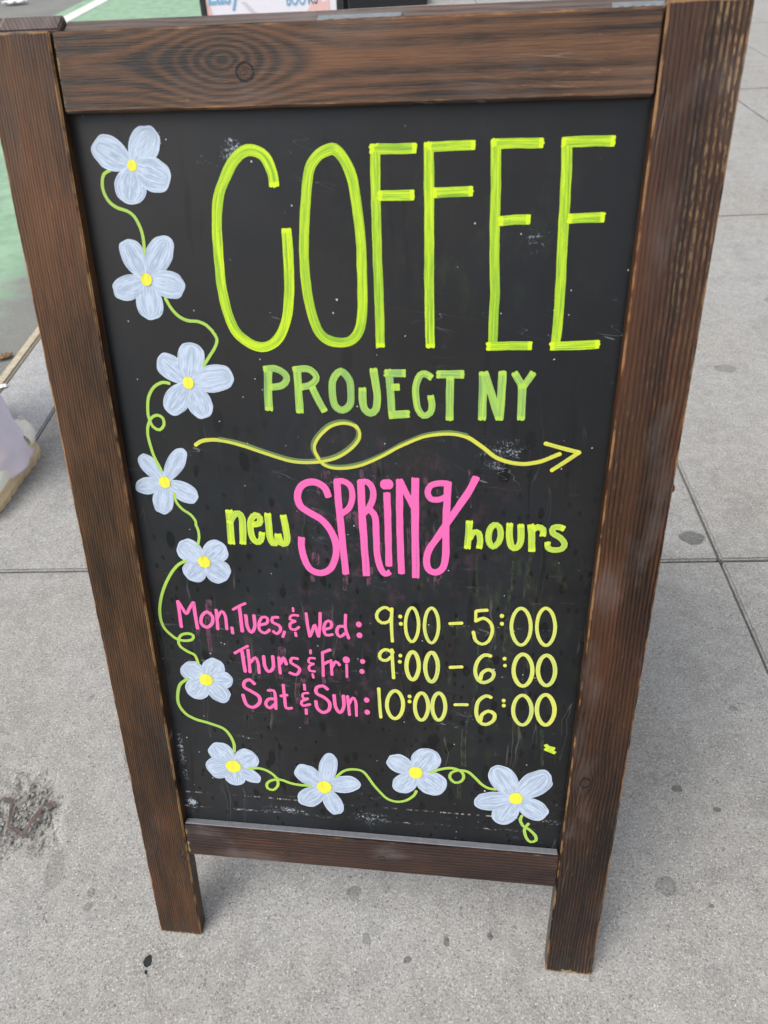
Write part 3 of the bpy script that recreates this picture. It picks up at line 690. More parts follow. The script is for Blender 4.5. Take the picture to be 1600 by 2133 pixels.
 ('Mon, Tues, & Wed', 'pink2', 3.6, 0, [(287.6,543.7),(287,525.6),(290.4,512.4)]),
 ('Mon, Tues, & Wed', 'pink2', 7.2, 2, [(301,531.7),(303.3,531.8)]),
 ('Mon, Tues, & Wed', 'pink2', 7.3, 2, [(301.4,517.3),(303.7,517.5)]),
 ('Thurs & Fri', 'pink2', 3.5, 0, [(154.4,483.5),(162.8,489.2),(171.7,494.9)]),
 ('Thurs & Fri', 'pink2', 4.3, 0, [(163.8,487.5),(164.3,473.1),(165,458.2)]),
 ('Thurs & Fri', 'pink2', 4.0, 0, [(171.2,489.7),(171.2,473.6),(170.8,457.9)]),
 ('Thurs & Fri', 'pink2', 3.8, 0, [(172.5,471.9),(178.8,479.4),(181.7,472.5),(181.9,457.4)]),
 ('Thurs & Fri', 'pink2', 4.2, 0, [(189.2,482.2),(189.6,467.8),(193.6,460.6),(199.5,466.7),(200.1,482.9)]),
 ('Thurs & Fri', 'pink2', 3.8, 0, [(207.2,481.7),(207.2,469),(207.3,458.7)]),
 ('Thurs & Fri', 'pink2', 4.2, 0, [(208.5,472.6),(212.8,481.3),(215.8,472.2)]),
 ('Thurs & Fri', 'pink2', 3.9, 0, [(229.8,481.1),(222.8,481.5),(221,475.2),(227.4,470.9),(231.2,466.3),(226.7,458.8),(218.5,460.9)]),
 ('Thurs & Fri', 'pink2', 3.0, 0, [(245.4,494.2),(245.2,489.1)]),
 ('Thurs & Fri', 'pink2', 3.1, 0, [(250.1,483),(243.7,482.9),(242.4,477.1),(248.2,475.4)]),
 ('Thurs & Fri', 'pink2', 3.2, 0, [(248.2,475.4),(242.7,472),(242.8,465.8),(249.2,464.9)]),
 ('Thurs & Fri', 'pink2', 3.0, 0, [(246,461.1),(246.9,455.5)]),
 ('Thurs & Fri', 'pink2', 3.6, 0, [(259.1,492.1),(258.9,476.1),(258.6,458.5)]),
 ('Thurs & Fri', 'pink2', 3.8, 0, [(258.4,491),(263.4,493.7),(268.6,496.1)]),
 ('Thurs & Fri', 'pink2', 3.7, 0, [(259.6,475.8),(266.2,480.1)]),
 ('Thurs & Fri', 'pink2', 3.6, 0, [(268.6,482),(268.8,473.3),(269,461.3)]),
 ('Thurs & Fri', 'pink2', 4.0, 0, [(269.1,471.6),(274.1,480.3),(278.8,475.7)]),
 ('Thurs & Fri', 'pink2', 3.1, 0, [(286.6,477.1),(286.6,467.5),(286.5,459.1)]),
 ('Thurs & Fri', 'pink2', 9.2, 2, [(285,483.1),(287.8,483.3)]),
 ('Thurs & Fri', 'pink2', 6.6, 2, [(304.3,482.2),(306.4,482.3)]),
 ('Thurs & Fri', 'pink2', 6.7, 2, [(303.3,468.2),(305.3,468.3)]),
 ('Sat & Sun', 'pink2', 4.5, 0, [(174.9,441.2),(169.5,447),(163.1,444.3),(161.6,436),(169.6,430.5),(178.6,423.4),(178.6,414.1),(170.6,406.9),(162.3,410),(159,424.7)]),
 ('Sat & Sun', 'pink2', 3.9, 0, [(190.2,433.2),(197.6,433.2),(198.8,423.1),(198.2,406.3)]),
 ('Sat & Sun', 'pink2', 4.2, 0, [(198.2,421.2),(190.4,420.6),(186.1,412.8),(190.6,407.2),(198,413.8)]),
 ('Sat & Sun', 'pink2', 3.9, 0, [(209.7,443),(210.1,424),(211,409.2),(218.2,409.4)]),
 ('Sat & Sun', 'pink2', 3.7, 0, [(205.2,426.2),(213.8,428.4)]),
 ('Sat & Sun', 'pink2', 3.4, 0, [(235.2,445.1),(235.4,437.3)]),
 ('Sat & Sun', 'pink2', 3.4, 0, [(239.5,433.3),(232.9,431.7),(232.6,425.4),(238.6,424.8)]),
 ('Sat & Sun', 'pink2', 3.6, 0, [(238.6,424.8),(230.7,420.1),(231.6,414.2),(240.9,416.8)]),
 ('Sat & Sun', 'pink2', 3.7, 0, [(235.6,409.3),(235.4,401.8)]),
 ('Sat & Sun', 'pink2', 4.4, 0, [(263,440.1),(257.5,444.8),(249.8,441.7),(249.4,433.5),(258.2,428.1),(264.3,420.9),(263.2,410.6),(255.7,405.9),(249.1,411.9),(247.9,422.3)]),
 ('Sat & Sun', 'pink2', 4.3, 0, [(270.2,432.7),(271.4,415.9),(276.4,407.4),(281.4,416.7),(281.3,432.8)]),
 ('Sat & Sun', 'pink2', 3.8, 0, [(286.3,432.5),(287.1,419),(287.8,404.5)]),
 ('Sat & Sun', 'pink2', 3.6, 0, [(287.9,420.9),(292.2,430.4),(295.8,425.2),(296.3,403.9)]),
 ('Sat & Sun', 'pink2', 7.3, 2, [(307.8,428.3),(310,428.5)]),
 ('Sat & Sun', 'pink2', 7.4, 2, [(308.2,410.5),(310.4,410.7)]),
 ('9:00 - 5:00', 'lemon', 3.8, 0, [(339.7,550.7),(331.7,555.5),(323.9,549.8),(322.4,541.6),(328,535.4),(335.7,537.5),(339.4,545.1)]),
 ('9:00 - 5:00', 'lemon', 3.7, 0, [(339.3,554.7),(338.8,532),(339.7,511.4)]),
 ('9:00 - 5:00', 'lemon', 4.9, 2, [(347.8,544.7),(349.4,544.8)]),
 ('9:00 - 5:00', 'lemon', 5.0, 2, [(348.4,535.4),(350,535.5)]),
 ('9:00 - 5:00', 'lemon', 3.8, 1, [(363.1,556.2),(365.9,551.9),(368.1,544.4),(368.9,534.9),(368.1,525.3),(365.9,517.6),(363.1,513.3),(360.1,513.4),(357.2,517.8),(355.1,525.6),(354.4,535.1),(355.2,544.6),(357.4,552.1),(360.2,556.2)]),
 ('9:00 - 5:00', 'lemon', 3.8, 1, [(384.6,556.9),(387.6,552.6),(390,544.9),(391,535.2),(390.2,525.5),(388,517.6),(385,513.2),(381.8,513.3),(378.7,517.8),(376.3,525.7),(375.4,535.4),(376.2,545.1),(378.4,552.8),(381.4,557)]),
 ('9:00 - 5:00', 'lemon', 3.7, 0, [(402.7,538.8),(409.3,539.5),(416.7,540.4)]),
 ('9:00 - 5:00', 'lemon', 3.8, 0, [(443.1,558.2),(436.5,557.5),(431,556.4)]),
 ('9:00 - 5:00', 'lemon', 3.3, 0, [(430.7,556.7),(431,543.2)]),
 ('9:00 - 5:00', 'lemon', 3.9, 0, [(430.5,543.7),(439.7,548),(447.4,541.8),(449.6,530.7),(445.9,519),(439.2,514.6),(432.1,518.9),(428.9,530.2)]),
 ('9:00 - 5:00', 'lemon', 5.1, 2, [(458,552),(459.6,552)]),
 ('9:00 - 5:00', 'lemon', 4.8, 2, [(458.6,542.1),(460.1,542.2)]),
 ('9:00 - 5:00', 'lemon', 4.0, 1, [(480.8,562.1),(485.1,557.7),(488.6,549.8),(490.3,539.8),(489.8,529.6),(487.2,521.4),(483.5,516.8),(479.1,516.8),(474.8,521.4),(471.3,529.6),(469.6,539.7),(470.3,549.8),(472.9,557.8),(476.6,562.2)]),
 ('9:00 - 5:00', 'lemon', 4.0, 1, [(506.6,563.7),(510.7,559.3),(514.1,551.3),(516,541.2),(515.7,530.9),(513.4,522.7),(510,518),(505.9,518.1),(501.8,522.7),(498.3,531),(496.6,541.2),(497,551.3),(499.3,559.4),(502.7,563.8)]),
 ('9:00 - 6:00', 'lemon', 4.0, 0, [(340.9,497.2),(331.2,500.4),(325.4,494.4),(326,487.6),(332.5,486),(339,491.9)]),
 ('9:00 - 6:00', 'lemon', 3.9, 0, [(339.1,501.3),(339.8,481.7),(340.9,461.8)]),
 ('9:00 - 6:00', 'lemon', 4.8, 2, [(348,493.4),(349.5,493.5)]),
 ('9:00 - 6:00', 'lemon', 4.9, 2, [(347.3,485.1),(348.8,485.2)]),
 ('9:00 - 6:00', 'lemon', 4.8, 1, [(364.2,499),(366.9,495.4),(368.9,488.9),(369.7,480.7),(368.9,472.5),(366.8,465.8),(364.1,462.1),(361.2,462.1),(358.5,465.8),(356.4,472.4),(355.7,480.7),(356.5,488.9),(358.6,495.4),(361.3,499)]),
 ('9:00 - 6:00', 'lemon', 4.8, 1, [(385.4,499.7),(388.2,495.8),(390.4,488.9),(391.3,480.3),(390.6,471.5),(388.6,464.5),(385.8,460.5),(382.9,460.5),(380,464.5),(377.9,471.6),(377,480.3),(377.8,489),(379.8,495.9),(382.5,499.7)]),
 ('9:00 - 6:00', 'lemon', 4.1, 0, [(404.6,481.4),(411.1,482.2),(418.7,483.1)]),
 ('9:00 - 6:00', 'lemon', 4.4, 0, [(449.9,499.4),(442.6,500.2),(435.4,491.7),(433.3,477.9),(437.2,466.1),(444.4,463.2),(452.6,469),(453.8,477.7),(447.7,481),(441,475.9),(439.4,467.2)]),
 ('9:00 - 6:00', 'lemon', 4.8, 2, [(464.1,497),(465.6,497.1)]),
 ('9:00 - 6:00', 'lemon', 4.5, 2, [(465.1,487.8),(466.5,487.9)]),
 ('9:00 - 6:00', 'lemon', 4.7, 1, [(486.9,503.6),(491.1,499.6),(494.6,492.3),(496.3,483.2),(495.7,473.9),(493.1,466.4),(489.3,462.1),(485,462),(480.7,466.1),(477.2,473.6),(475.6,482.8),(476.3,492.1),(478.9,499.4),(482.6,503.5)]),
 ('9:00 - 6:00', 'lemon', 4.7, 1, [(512.2,504),(516.1,500.2),(519.3,493.3),(521,484.6),(520.6,475.8),(518.4,468.7),(515,464.7),(511.1,464.6),(507.1,468.5),(503.8,475.6),(502.2,484.3),(502.7,493.1),(505,500.1),(508.3,503.9)]),
 ('10:00 - 6:00', 'lemon', 3.9, 0, [(323.3,446.3),(324.2,423.7),(325.3,403.9)]),
 ('10:00 - 6:00', 'lemon', 4.7, 1, [(344.6,443.7),(348.2,440),(351,433.1),(351.9,424.5),(350.7,415.7),(347.8,408.6),(344.1,404.5),(340.1,404.4),(336.4,408.3),(333.7,415.3),(332.8,424),(334,432.7),(337,439.7),(340.7,443.6)]),
 ('10:00 - 6:00', 'lemon', 5.1, 2, [(358.6,437.3),(360.1,437.4)]),
 ('10:00 - 6:00', 'lemon', 5.2, 2, [(358.6,430.1),(360.1,430.2)]),
 ('10:00 - 6:00', 'lemon', 4.7, 1, [(374.9,443),(378,439.3),(380.3,432.6),(381.2,424.1),(380.3,415.5),(378.1,408.6),(375.1,404.7),(371.8,404.6),(368.7,408.4),(366.4,415.3),(365.6,423.9),(366.5,432.4),(368.8,439.2),(371.8,442.9)]),
 ('10:00 - 6:00', 'lemon', 4.7, 1, [(394.8,444.3),(397.8,440.6),(400.1,433.9),(401.1,425.5),(400.3,417),(398.2,410),(395.3,406.2),(392.1,406.1),(389.1,409.9),(386.8,416.8),(385.9,425.3),(386.7,433.8),(388.8,440.5),(391.7,444.3)]),
 ('10:00 - 6:00', 'lemon', 4.1, 0, [(411.6,429.7),(418.5,430.3),(426.6,430.9)]),
 ('10:00 - 6:00', 'lemon', 4.6, 0, [(453.1,443.1),(446.7,444.8),(438.5,436.3),(437,420),(441.2,407.6),(448.7,404.1),(457.1,410.7),(457.7,419.9),(450.6,423.5),(443.7,417.8),(442.3,409.5)]),
 ('10:00 - 6:00', 'lemon', 5.0, 2, [(466.5,439.9),(467.9,440)]),
 ('10:00 - 6:00', 'lemon', 5.1, 2, [(467,432.9),(468.5,433)]),
 ('10:00 - 6:00', 'lemon', 4.6, 1, [(490,448.5),(494.2,444.6),(497.7,437.5),(499.4,428.5),(498.7,419.3),(496.1,411.7),(492.4,407.5),(488.1,407.4),(483.8,411.4),(480.3,418.7),(478.7,427.9),(479.4,437),(482,444.3),(485.8,448.4)]),
 ('10:00 - 6:00', 'lemon', 4.9, 1, [(515.6,451.2),(519.7,447.2),(523.1,440),(524.9,430.9),(524.5,421.6),(522.1,414),(518.6,409.7),(514.5,409.6),(510.4,413.7),(506.9,421.1),(505.2,430.4),(505.7,439.6),(508.1,447),(511.6,451.1)]),
 ('vine', 'vine', 2.8, 0, [(91.2,989),(84.7,985.9),(81.9,979.2),(82,970.8),(86.1,963),(93.2,958.2),(100.8,955.9),(107,951.5),(111.5,941.8),(112.9,932.1),(112.2,919.7)]),
 ('vine', 'vine', 3.0, 0, [(126.4,880.5),(130.6,872),(136.9,864.3),(145.6,860),(155.9,859.1),(163.7,855.7),(169.3,849.9),(168,851.5),(172.6,843.2),(169.9,835.1),(163.8,827),(156.1,817.1)]),
 ('vine', 'vine', 3.1, 0, [(119.5,799.5),(112.3,800.5),(102.8,795.7),(95.9,786),(93.1,774.4),(92.6,764.6),(95.7,754.8),(102.3,751.6),(107.6,757),(107.5,763.9),(102.5,767),(96.2,764.7),(90.9,756.7),(88.9,746.6),(89.8,735.5),(92,723.3),(97.8,707.9)]),
 ('vine', 'vine', 3.0, 0, [(108.1,682.5),(109.2,673),(114.9,664.5),(123.6,658.2),(127.9,650.7),(127.6,646.9),(129.5,640.4),(129.6,632.3),(127.1,622.4)]),
 ('vine', 'vine', 3.5, 0, [(110.5,602.4),(100.9,596.6),(90,583.4),(79.4,564.1),(72.8,544.7),(70.6,526.6),(73.4,513),(80.4,504.2),(87.8,498.5),(97.2,497.1),(105.4,499.6),(107.1,505.1),(101.2,507.4),(92.7,504.7),(88.3,497),(89.3,489.2),(98,481.9),(105.7,477.7),(108.7,466)]),
 ('vine', 'vine', 3.9, 0, [(92.8,443.4),(82,434),(76.9,418.6),(76.5,403.4),(83.4,390.2),(95.4,382.6),(112.1,377.9),(128.7,371.4),(136.3,361.5),(140.4,347.7),(139.4,335.4)]),
 ('vine', 'vine', 3.8, 0, [(156,309.1),(166.9,311.4),(177.1,309.6),(186.9,303.1),(191.9,294.1),(191.5,284.6),(185,277.2),(178,279.4),(177.8,287),(184.7,293.4),(196.7,295),(208.3,291),(220,289),(234.7,288.9)]),
 ('vine', 'vine', 3.6, 0, [(268.3,306.9),(278.1,317.4),(289.6,321.3),(301,319.7),(308,311.1),(314.9,298.8),(323.4,287.1),(332.5,277.1),(344.6,273.7),(356.7,277.6),(365.7,286.5),(368.6,294.1)]),
 ('vine', 'vine', 3.7, 0, [(385.6,325.1),(396.1,331.1),(410.5,334.7),(422.2,330.8),(426.1,322.6),(422.8,314.6),(415.5,312.4),(409.5,319.1),(410.7,327.2),(419.3,332),(430.9,330.7),(439.9,322.1),(447.6,313.3),(456.6,307.4),(465.6,306.2)]),
 ('vine', 'vine', 3.9, 0, [(499.7,267.5),(498.1,259.7),(502.4,250.1),(510.2,244.9),(518.2,235.6),(519.6,227.6),(513.2,224.1),(507.8,230.3),(504.3,244.3),(508.7,254.9)]),
]
FLOWERS = [
 ((112.1,992.1), 5.1, [(78.9,1009.9,26.3),(136,1019.9,26),(103.7,961.5,29),(144.9,978.3,27.1)]),
 ((110.6,897), 5.8, [(94.7,931.3,23.7),(136.2,933.6,23.9),(147.3,889,23.9),(110.2,860.3,25.9),(76.4,884.3,21.8)]),
 ((139,800.4), 6.5, [(111.1,825.6,23.9),(148.2,839.4,26.8),(185.5,808.5,26.6),(153.8,765.8,25.2),(113.9,769.9,24.6)]),
 ((99.7,694.8), 7.4, [(76.7,723.9,18.8),(124.7,731.3,18.2),(133.6,676.1,21.8),(90.8,657.9,22.3),(66.8,686.8,18.8)]),
 ((132,602.3), 8.1, [(105.2,623.8,27.8),(156.8,624.7,27.1),(156.8,582.5,30.2),(109.8,580.1,26.8)]),
 ((115.7,443.1), 9.6, [(88.4,461.4,29.9),(133.9,472.5,26.6),(148.2,444.6,24.9),(138.7,413.3,25.3),(92.6,417.3,29.4)]),
 ((136,311.7), 10.8, [(112.6,346,31.2),(167.3,333.6,31),(168.8,290,20.4),(136.3,279.6,26.9),(100.6,303.2,32.7)]),
 ((252.3,288.8), 10.8, [(218.1,318.2,28.8),(262.5,342.9,22.7),(297.7,299.9,26.9),(269.7,244,23.9),(220.3,256.7,28.5)]),
 ((367.6,323.6), 10.3, [(333.3,343.1,27.2),(389,359.4,34.6),(402,296.1,36.2),(344.6,291.2,28.1)]),
 ((490.4,294.5), 10.4, [(462,342.1,32.4),(526.7,337.1,34.3),(528.2,267,30.5),(471.2,251.7,30.8),(440.5,281,29.1)]),
]

PAINTS = {
 'drip': residue_mat('pink residue', (.11, .045, .075), (.24, .13, .18)),
 'gdrip': residue_mat('green residue', (.03, .045, .02), (.10, .13, .08)),
 'lime': paint('bright lime paint', (.61, .80, .015), (.20, .41, .03), .85),
 'lime2': paint('lemon lime paint', (.60, .74, .04), (.36, .53, .08), .85),
 'green': paint('pale green paint', (.42, .64, .07), (.22, .40, .12), .95, .9, 9),
 'pink': paint('pink paint', (.90, .13, .42), (.70, .14, .40), .8, .3),
 'pink2': paint('small pink paint', (.88, .15, .42), (.72, .12, .32), .4, .3),
 'yellow': paint('yellow paint', (.66, .64, .06), (.46, .52, .10), .7),
 'lemon': paint('lemon paint', (.72, .70, .09), (.50, .60, .18), .8, .9, 6),
 'vine': paint('vine green paint', (.42, .64, .06), (.34, .53, .12), .7, .4, 5),
 'dimgreen': paint('thin green paint', (.16, .24, .08), (.10, .16, .06), .7, .2, 8),
 'centre': paint('flower centre yellow', (.84, .84, .07), (.74, .66, .05), .7, 0, 5),
 'petal': petal_mat()}
class Strokes:
    def __init__(s): s.v, s.f, s.uv, s.e, s.mi, s.mats = [], [], [], [], [], []
    def mat(s, m):
        if m not in s.mats: s.mats.append(m)
        return s.mats.index(m)
    def build(s, name, parent, label=None):
        me = bpy.data.meshes.new(name); me.from_pydata(s.v, [], s.f)
        for m in s.mats: me.materials.append(PAINTS[m])
        u = me.uv_layers.new(name='UVMap'); e = me.uv_layers.new(name='ends')
        for p in me.polygons:
            p.material_index = s.mi[p.index]
            for li in p.loop_indices:
                vi = me.loops[li].vertex_index; u.data[li].uv = s.uv[vi]; e.data[li].uv = s.e[vi]
        o = link(name, me, parent, None, label); o.location = (0, 0, .002)
        return o
LAYER = [0]
def spline(P, closed, step):
    n = len(P); out = []
    seg = n if closed else n-1
    for i in range(seg):
        p0 = P[(i-1) % n] if closed or i > 0 else P[0]*2-P[1]
        p1, p2 = P[i], P[(i+1) % n]
        p3 = P[(i+2) % n] if closed or i+2 < n else P[-1]*2-P[-2]
        k = max(2, int((p2-p1).length/step))
        for j in range(k):
            t = j/k
            out.append(.5*((2*p1)+(-p0+p2)*t+(2*p0-5*p1+4*p2-p3)*t*t+(-p0+3*p1-3*p2+p3)*t**3))
    if not closed: out.append(P[-1])
    return out
def stroke(S, pts, wd, matn, closed=0, blunt=False):
    rs = random.Random(len(S.v)*7+len(pts)); sd = rs.random()
    P = [Vector((a/1000, b/1000)) for a, b in pts]; wd = wd/1000; hw = wd/2
    if closed == 1: Q = spline(P, True, .0028)
    else: Q = spline(P, False, .0028) if len(P) > 2 else [P[0].lerp(P[1], i/6) for i in range(7)]
    n = len(Q); LAYER[0] += 1; z = .00012 + (LAYER[0] % 40)*.000012
    if 'drip' in matn: z = .00004 + (LAYER[0] % 6)*.00001
    # lengths
    acc = [0]
    for i in range(1, n): acc.append(acc[-1]+(Q[i]-Q[i-1]).length)
    tot = acc[-1] + ((Q[0]-Q[-1]).length if closed == 1 else 0)
    rows = []
    def tang(i):
        if closed == 1: t = Q[(i+2) % n]-Q[i-2]
        else: t = Q[min(n-1, i+2)]-Q[max(0, i-2)]
        return t.normalized()
    cf = .28 if blunt else .9
    if closed != 1:
        t0 = tang(0)
        for k in (1.0, .85, .6, .3): rows.append((Q[0]+t0*(hw*.3*(1 if not blunt else .5))-t0*hw*cf*k, t0, math.sqrt(max(.0, 1-k*k))*.9+.1 if not blunt else (.72+.28*math.sqrt(1-k*k)), 0))
    for i in range(n):
        if closed != 1 and (acc[i] < hw*.3 or tot-acc[i] < hw*.3) and n > 8: 
            if 0 < i < n-1: continue
            rows.append((Q[i]+(tang(i)*hw*.32 if i == 0 else -tang(i)*hw*.32), tang(i), 1, acc[i])); continue
        rows.append((Q[i], tang(i), 1, acc[i]))
    if closed != 1:
        t1 = tang(n-1)
        for k in (.3, .6, .85, 1.0): rows.append((Q[-1]-t1*(hw*.3*(1 if not blunt else .5))+t1*hw*cf*k, t1, math.sqrt(max(.0, 1-k*k))*.9+.1 if not blunt else (.72+.28*math.sqrt(1-k*k)), tot))
    b0 = len(S.v); NC = 4; mi = S.mat(matn)
    if closed == 1: rows.append(rows[0])
    for r_i, (p, t, k, a) in enumerate(rows):
        nn = Vector((-t.y, t.x))
        jl = 1+.11*mnoise.noise(Vector((a*70, sd*90, 0)))+.03*mnoise.noise(Vector((a*400, sd*90, 0)))
        jr = 1+.11*mnoise.noise(Vector((a*70, sd*90+40, 0)))+.03*mnoise.noise(Vector((a*400, sd*90+40, 0)))
        if closed == 1 and r_i == len(rows)-1: jl = jl0; jr = jr0
        if r_i == 0: jl0, jr0 = jl, jr
        rag = 0
        for c in range(NC+1):
            f = c/NC; off = (f*2-1)*hw*k*(jr if f > .5 else jl)
            q = p+nn*off
            if blunt and closed != 1 and (r_i == 0 or r_i == len(rows)-1): q = q + t*(rs.uniform(-1, 1)*.0009)
            S.v.append((q.x, q.y, z + .00005*(1-(f*2-1)**2)))
            S.uv.append((f, a))
            S.e.append((min(a, tot-a) if closed != 1 else 1.0, sd))
    for r_i in range(len(rows)-1):
        for c in range(NC):
            k = b0+r_i*(NC+1)+c
            S.f.append((k, k+1, k+NC+2, k+NC+1)); S.mi.append(mi)
words = {}
wl_labels = {'COFFEE': 'tall bright lime lettering COFFEE', 'PROJECT': 'pale green lettering PROJECT', 'NY': 'pale green lettering NY', 'arrow': 'yellow looping arrow',
 'new': 'lime lettering new', 'SPRiNG': 'pink lettering SPRiNG', 'hours': 'lime lettering hours', 'vine': 'thin green curling vine'}
vine_n = 0
for wname, matn, wd, closed, pts in STROKES:
    key = wname
    if wname in ('vine', 'drip'): vine_n += 1; key = '%s%d' % (wname, vine_n)
    S = words.setdefault(key, (Strokes(), wname))[0]
    stroke(S, pts, wd, matn, closed, matn in ('lime', 'green', 'lime2', 'pink') and closed != 2)
for key, (S, wname) in words.items():
    nm = {'vine': 'painted_vine', 'arrow': 'painted_arrow'}.get(wname, 'lettering')
    if wname == 'drip': S.build('paint_drip', chalk); continue
    S.build(nm, chalk, wl_labels.get(wname, ('pink and yellow lettering ' if matn else '')+wname) if wname != 'vine' else None)
# flowers: petals with brush rings, yellow centre
for fi, ((fx, fy), fr, pet) in enumerate(FLOWERS):
    S = Strokes(); mi = S.mat('petal'); c0 = Vector((fx/1000, fy/1000))
    for pi, (tx, ty, pw) in enumerate(pet):
        tip = Vector((tx/1000, ty/1000)); ax = tip-c0; L = ax.length; ax.normalize(); nn = Vector((-ax.y, ax.x)); hw = pw/2000
        LAYER[0] += 1; z = .00012 + (LAYER[0] % 40)*.000012; sd = random.random()
        out = []; N = 36
        for i in range(N):
            a = 2*math.pi*i/N; cs, sn = math.cos(a), math.sin(a)
            # teardrop round the point at 58% of the petal
            t = .58+.42*cs if cs > 0 else .58+.58*cs
            prof = abs(sn)**(.85 if cs > 0 else 1.0)*(1.0 if cs > 0 else (1-.35*cs*cs))
            wob = 1+.05*mnoise.noise(Vector((cs*1.7+fi*3, sn*1.7+pi*5, 2)))
            out.append(c0+ax*(L*t)*(1 if cs < 0 else wob)+nn*(hw*prof*(1 if sn > 0 else -1)*wob*1.03))
        b0 = len(S.v); RN = 7; sp = [c0+ax*L*max(.16, min(.84, .5+.42*math.cos(2*math.pi*i/N))) for i in range(N)]
        for r_ in range(RN+1):
            f = (r_/RN)
            for i in range(N):
                q = sp[i].lerp(out[i], f); S.v.append((q.x, q.y, z+.00003*(1-f)))
                S.uv.append((f, abs(math.cos(math.pi*i/N))*3)); S.e.append((1, sd))
        for r_ in range(RN):
            for i in range(N):
                S.f.append((b0+r_*N+i, b0+(r_+1)*N+i, b0+(r_+1)*N+(i+1) % N, b0+r_*N+(i+1) % N)); S.mi.append(mi)
    LAYER[0] = 0
    mi = S.mat('centre'); b0 = len(S.v); N = 20; sd = random.random(); el = random.uniform(.85, 1.0)
    for r_ in range(4):
        for i in range(N):
            a = 2*math.pi*i/N; rr = fr/1000*1.0*(.92+.16*mnoise.noise(Vector((fi*3.3, 1, 1))))*r_/3*(1+.08*mnoise.noise(Vector((math.cos(a)*2, math.sin(a)*2, fi))))
            S.v.append((c0.x+math.cos(a)*rr*el, c0.y+math.sin(a)*rr, 0.00075+.0001*(1-r_/3))); S.uv.append((.5+.3*math.cos(a)*r_/3, .02*math.sin(a)*r_/3)); S.e.append((1, sd))
    for r_ in range(3):
        for i in range(N): S.f.append((b0+r_*N+i, b0+(r_+1)*N+i, b0+(r_+1)*N+(i+1) % N, b0+r_*N+(i+1) % N)); S.mi.append(mi)
    S.build('painted_flower', chalk, 'white flower with %s petals' % ('four' if len(pet) == 4 else 'five'))
# stray dab of lime paint
S = Strokes(); 
for a, b_ in (((519, 380), (528, 371)), ((521, 377), (530, 375)), ((519, 374), (531, 369))): stroke(S, [a, b_], 4.5, 'lime2', 0, True)
S.build('paint_dab', chalk, 'small yellow dab of paint')

# back panel, hinges, stays
BH = VT + (.0007)/c_
plank('stile', MBt, 0, SW, .001, BH, 0, TH, 'v', wk_)
plank('stile', MBt, W-SW, W+.0, .001, BH+.0045, 0, TH, 'v', wk_)
plank('rail', MBt, SW+.001, W-SW-.001, VT0, BH, .0003, TH-.001, 'u', wk_)
plank('rail', MBt, SW+.001, W-SW-.001, VB0, VB1, .001, TH-.001, 'u', wk_)
link('back_chalkboard', box_mesh('back_chalkboard', W-2*SW+.01, VT0-VB1+.01, .004, plain('blank chalkboard', (.02, .02, .022), .5), .0004, 1), board, MBt @ Matrix.Translation((W/2, (VT0+VB1)/2, .006)))
for u0, u1 in ((-.002, .0415), (.281, .349), (.512, .551)):
    # leaf on the back panel's top edge with a knuckle along the hinge line
    uu = W-(u0+u1)/2
    h = link('hinge', box_mesh('hinge', u1-u0, .0016, .0085, M_hinge, .0004, 1), board, MBt @ Matrix.Translation((uu, BH+.0012, .0030)))
    bm = bmesh.new(); n = 5
    for k in range(n):
        r_ = bmesh.ops.create_cone(bm, cap_ends=True, segments=12, radius1=.0024, radius2=.0024, depth=(u1-u0)/n*.93, matrix=Matrix.Translation((-(u1-u0)/2+(k+.5)*(u1-u0)/n, 0, 0)) @ Matrix.Rotation(R(90), 4, 'Y'))
    me = bpy.data.meshes.new('hinge_knuckle'); bm.to_mesh(me); bm.free(); me.materials.append(M_hinge); smooth_all(me)
    k = link('knuckle', me, h); k.location = (0, .0005, -.005)
# stay bolts and folding stays on the inner sides
def rod(name, a, b_, r, m, seg=10):
    a, b_ = Vector(a), Vector(b_); d = b_-a
    bm = bmesh.new(); bmesh.ops.create_cone(bm, cap_ends=True, segments=seg, radius1=r, radius2=r, depth=d.length)
    bmesh.ops.transform(bm, matrix=Matrix.Translation((a+b_)/2) @ d.to_track_quat('Z', 'Y').to_matrix().to_4x4(), verts=bm.verts)
    me = bpy.data.meshes.new(name); bm.to_mesh(me); bm.free(); me.materials.append(m); smooth_all(me); return me
M_bolt = plain('rusty bolt', (.10, .045, .03), .6, 200, .4, .3)
for u, sgn in ((0, -1), (W, 1)):
    p = MF @ Vector((u, .705, -.011))
    bm = bmesh.new(); bmesh.ops.create_uvsphere(bm, u_segments=14, v_segments=8, radius=.0052)
    bmesh.ops.scale(bm, vec=(.75, 1, 1), verts=bm.verts)
    me = bpy.data.meshes.new('stay_bolt'); bm.to_mesh(me); bm.free(); me.materials.append(M_bolt); smooth_all(me)
    o = link('stay_bolt', me, board); o.location = p+Vector((sgn*.001, 0, 0))
    q0 = MF @ Vector((u-sgn*.004, .60, -TH-.004)); q1 = MBt @ Vector((W-u+sgn*.004, .60, -.004))
    link('stay_bar', rod('stay_bar', q0, q1, .0025, M_black), board)

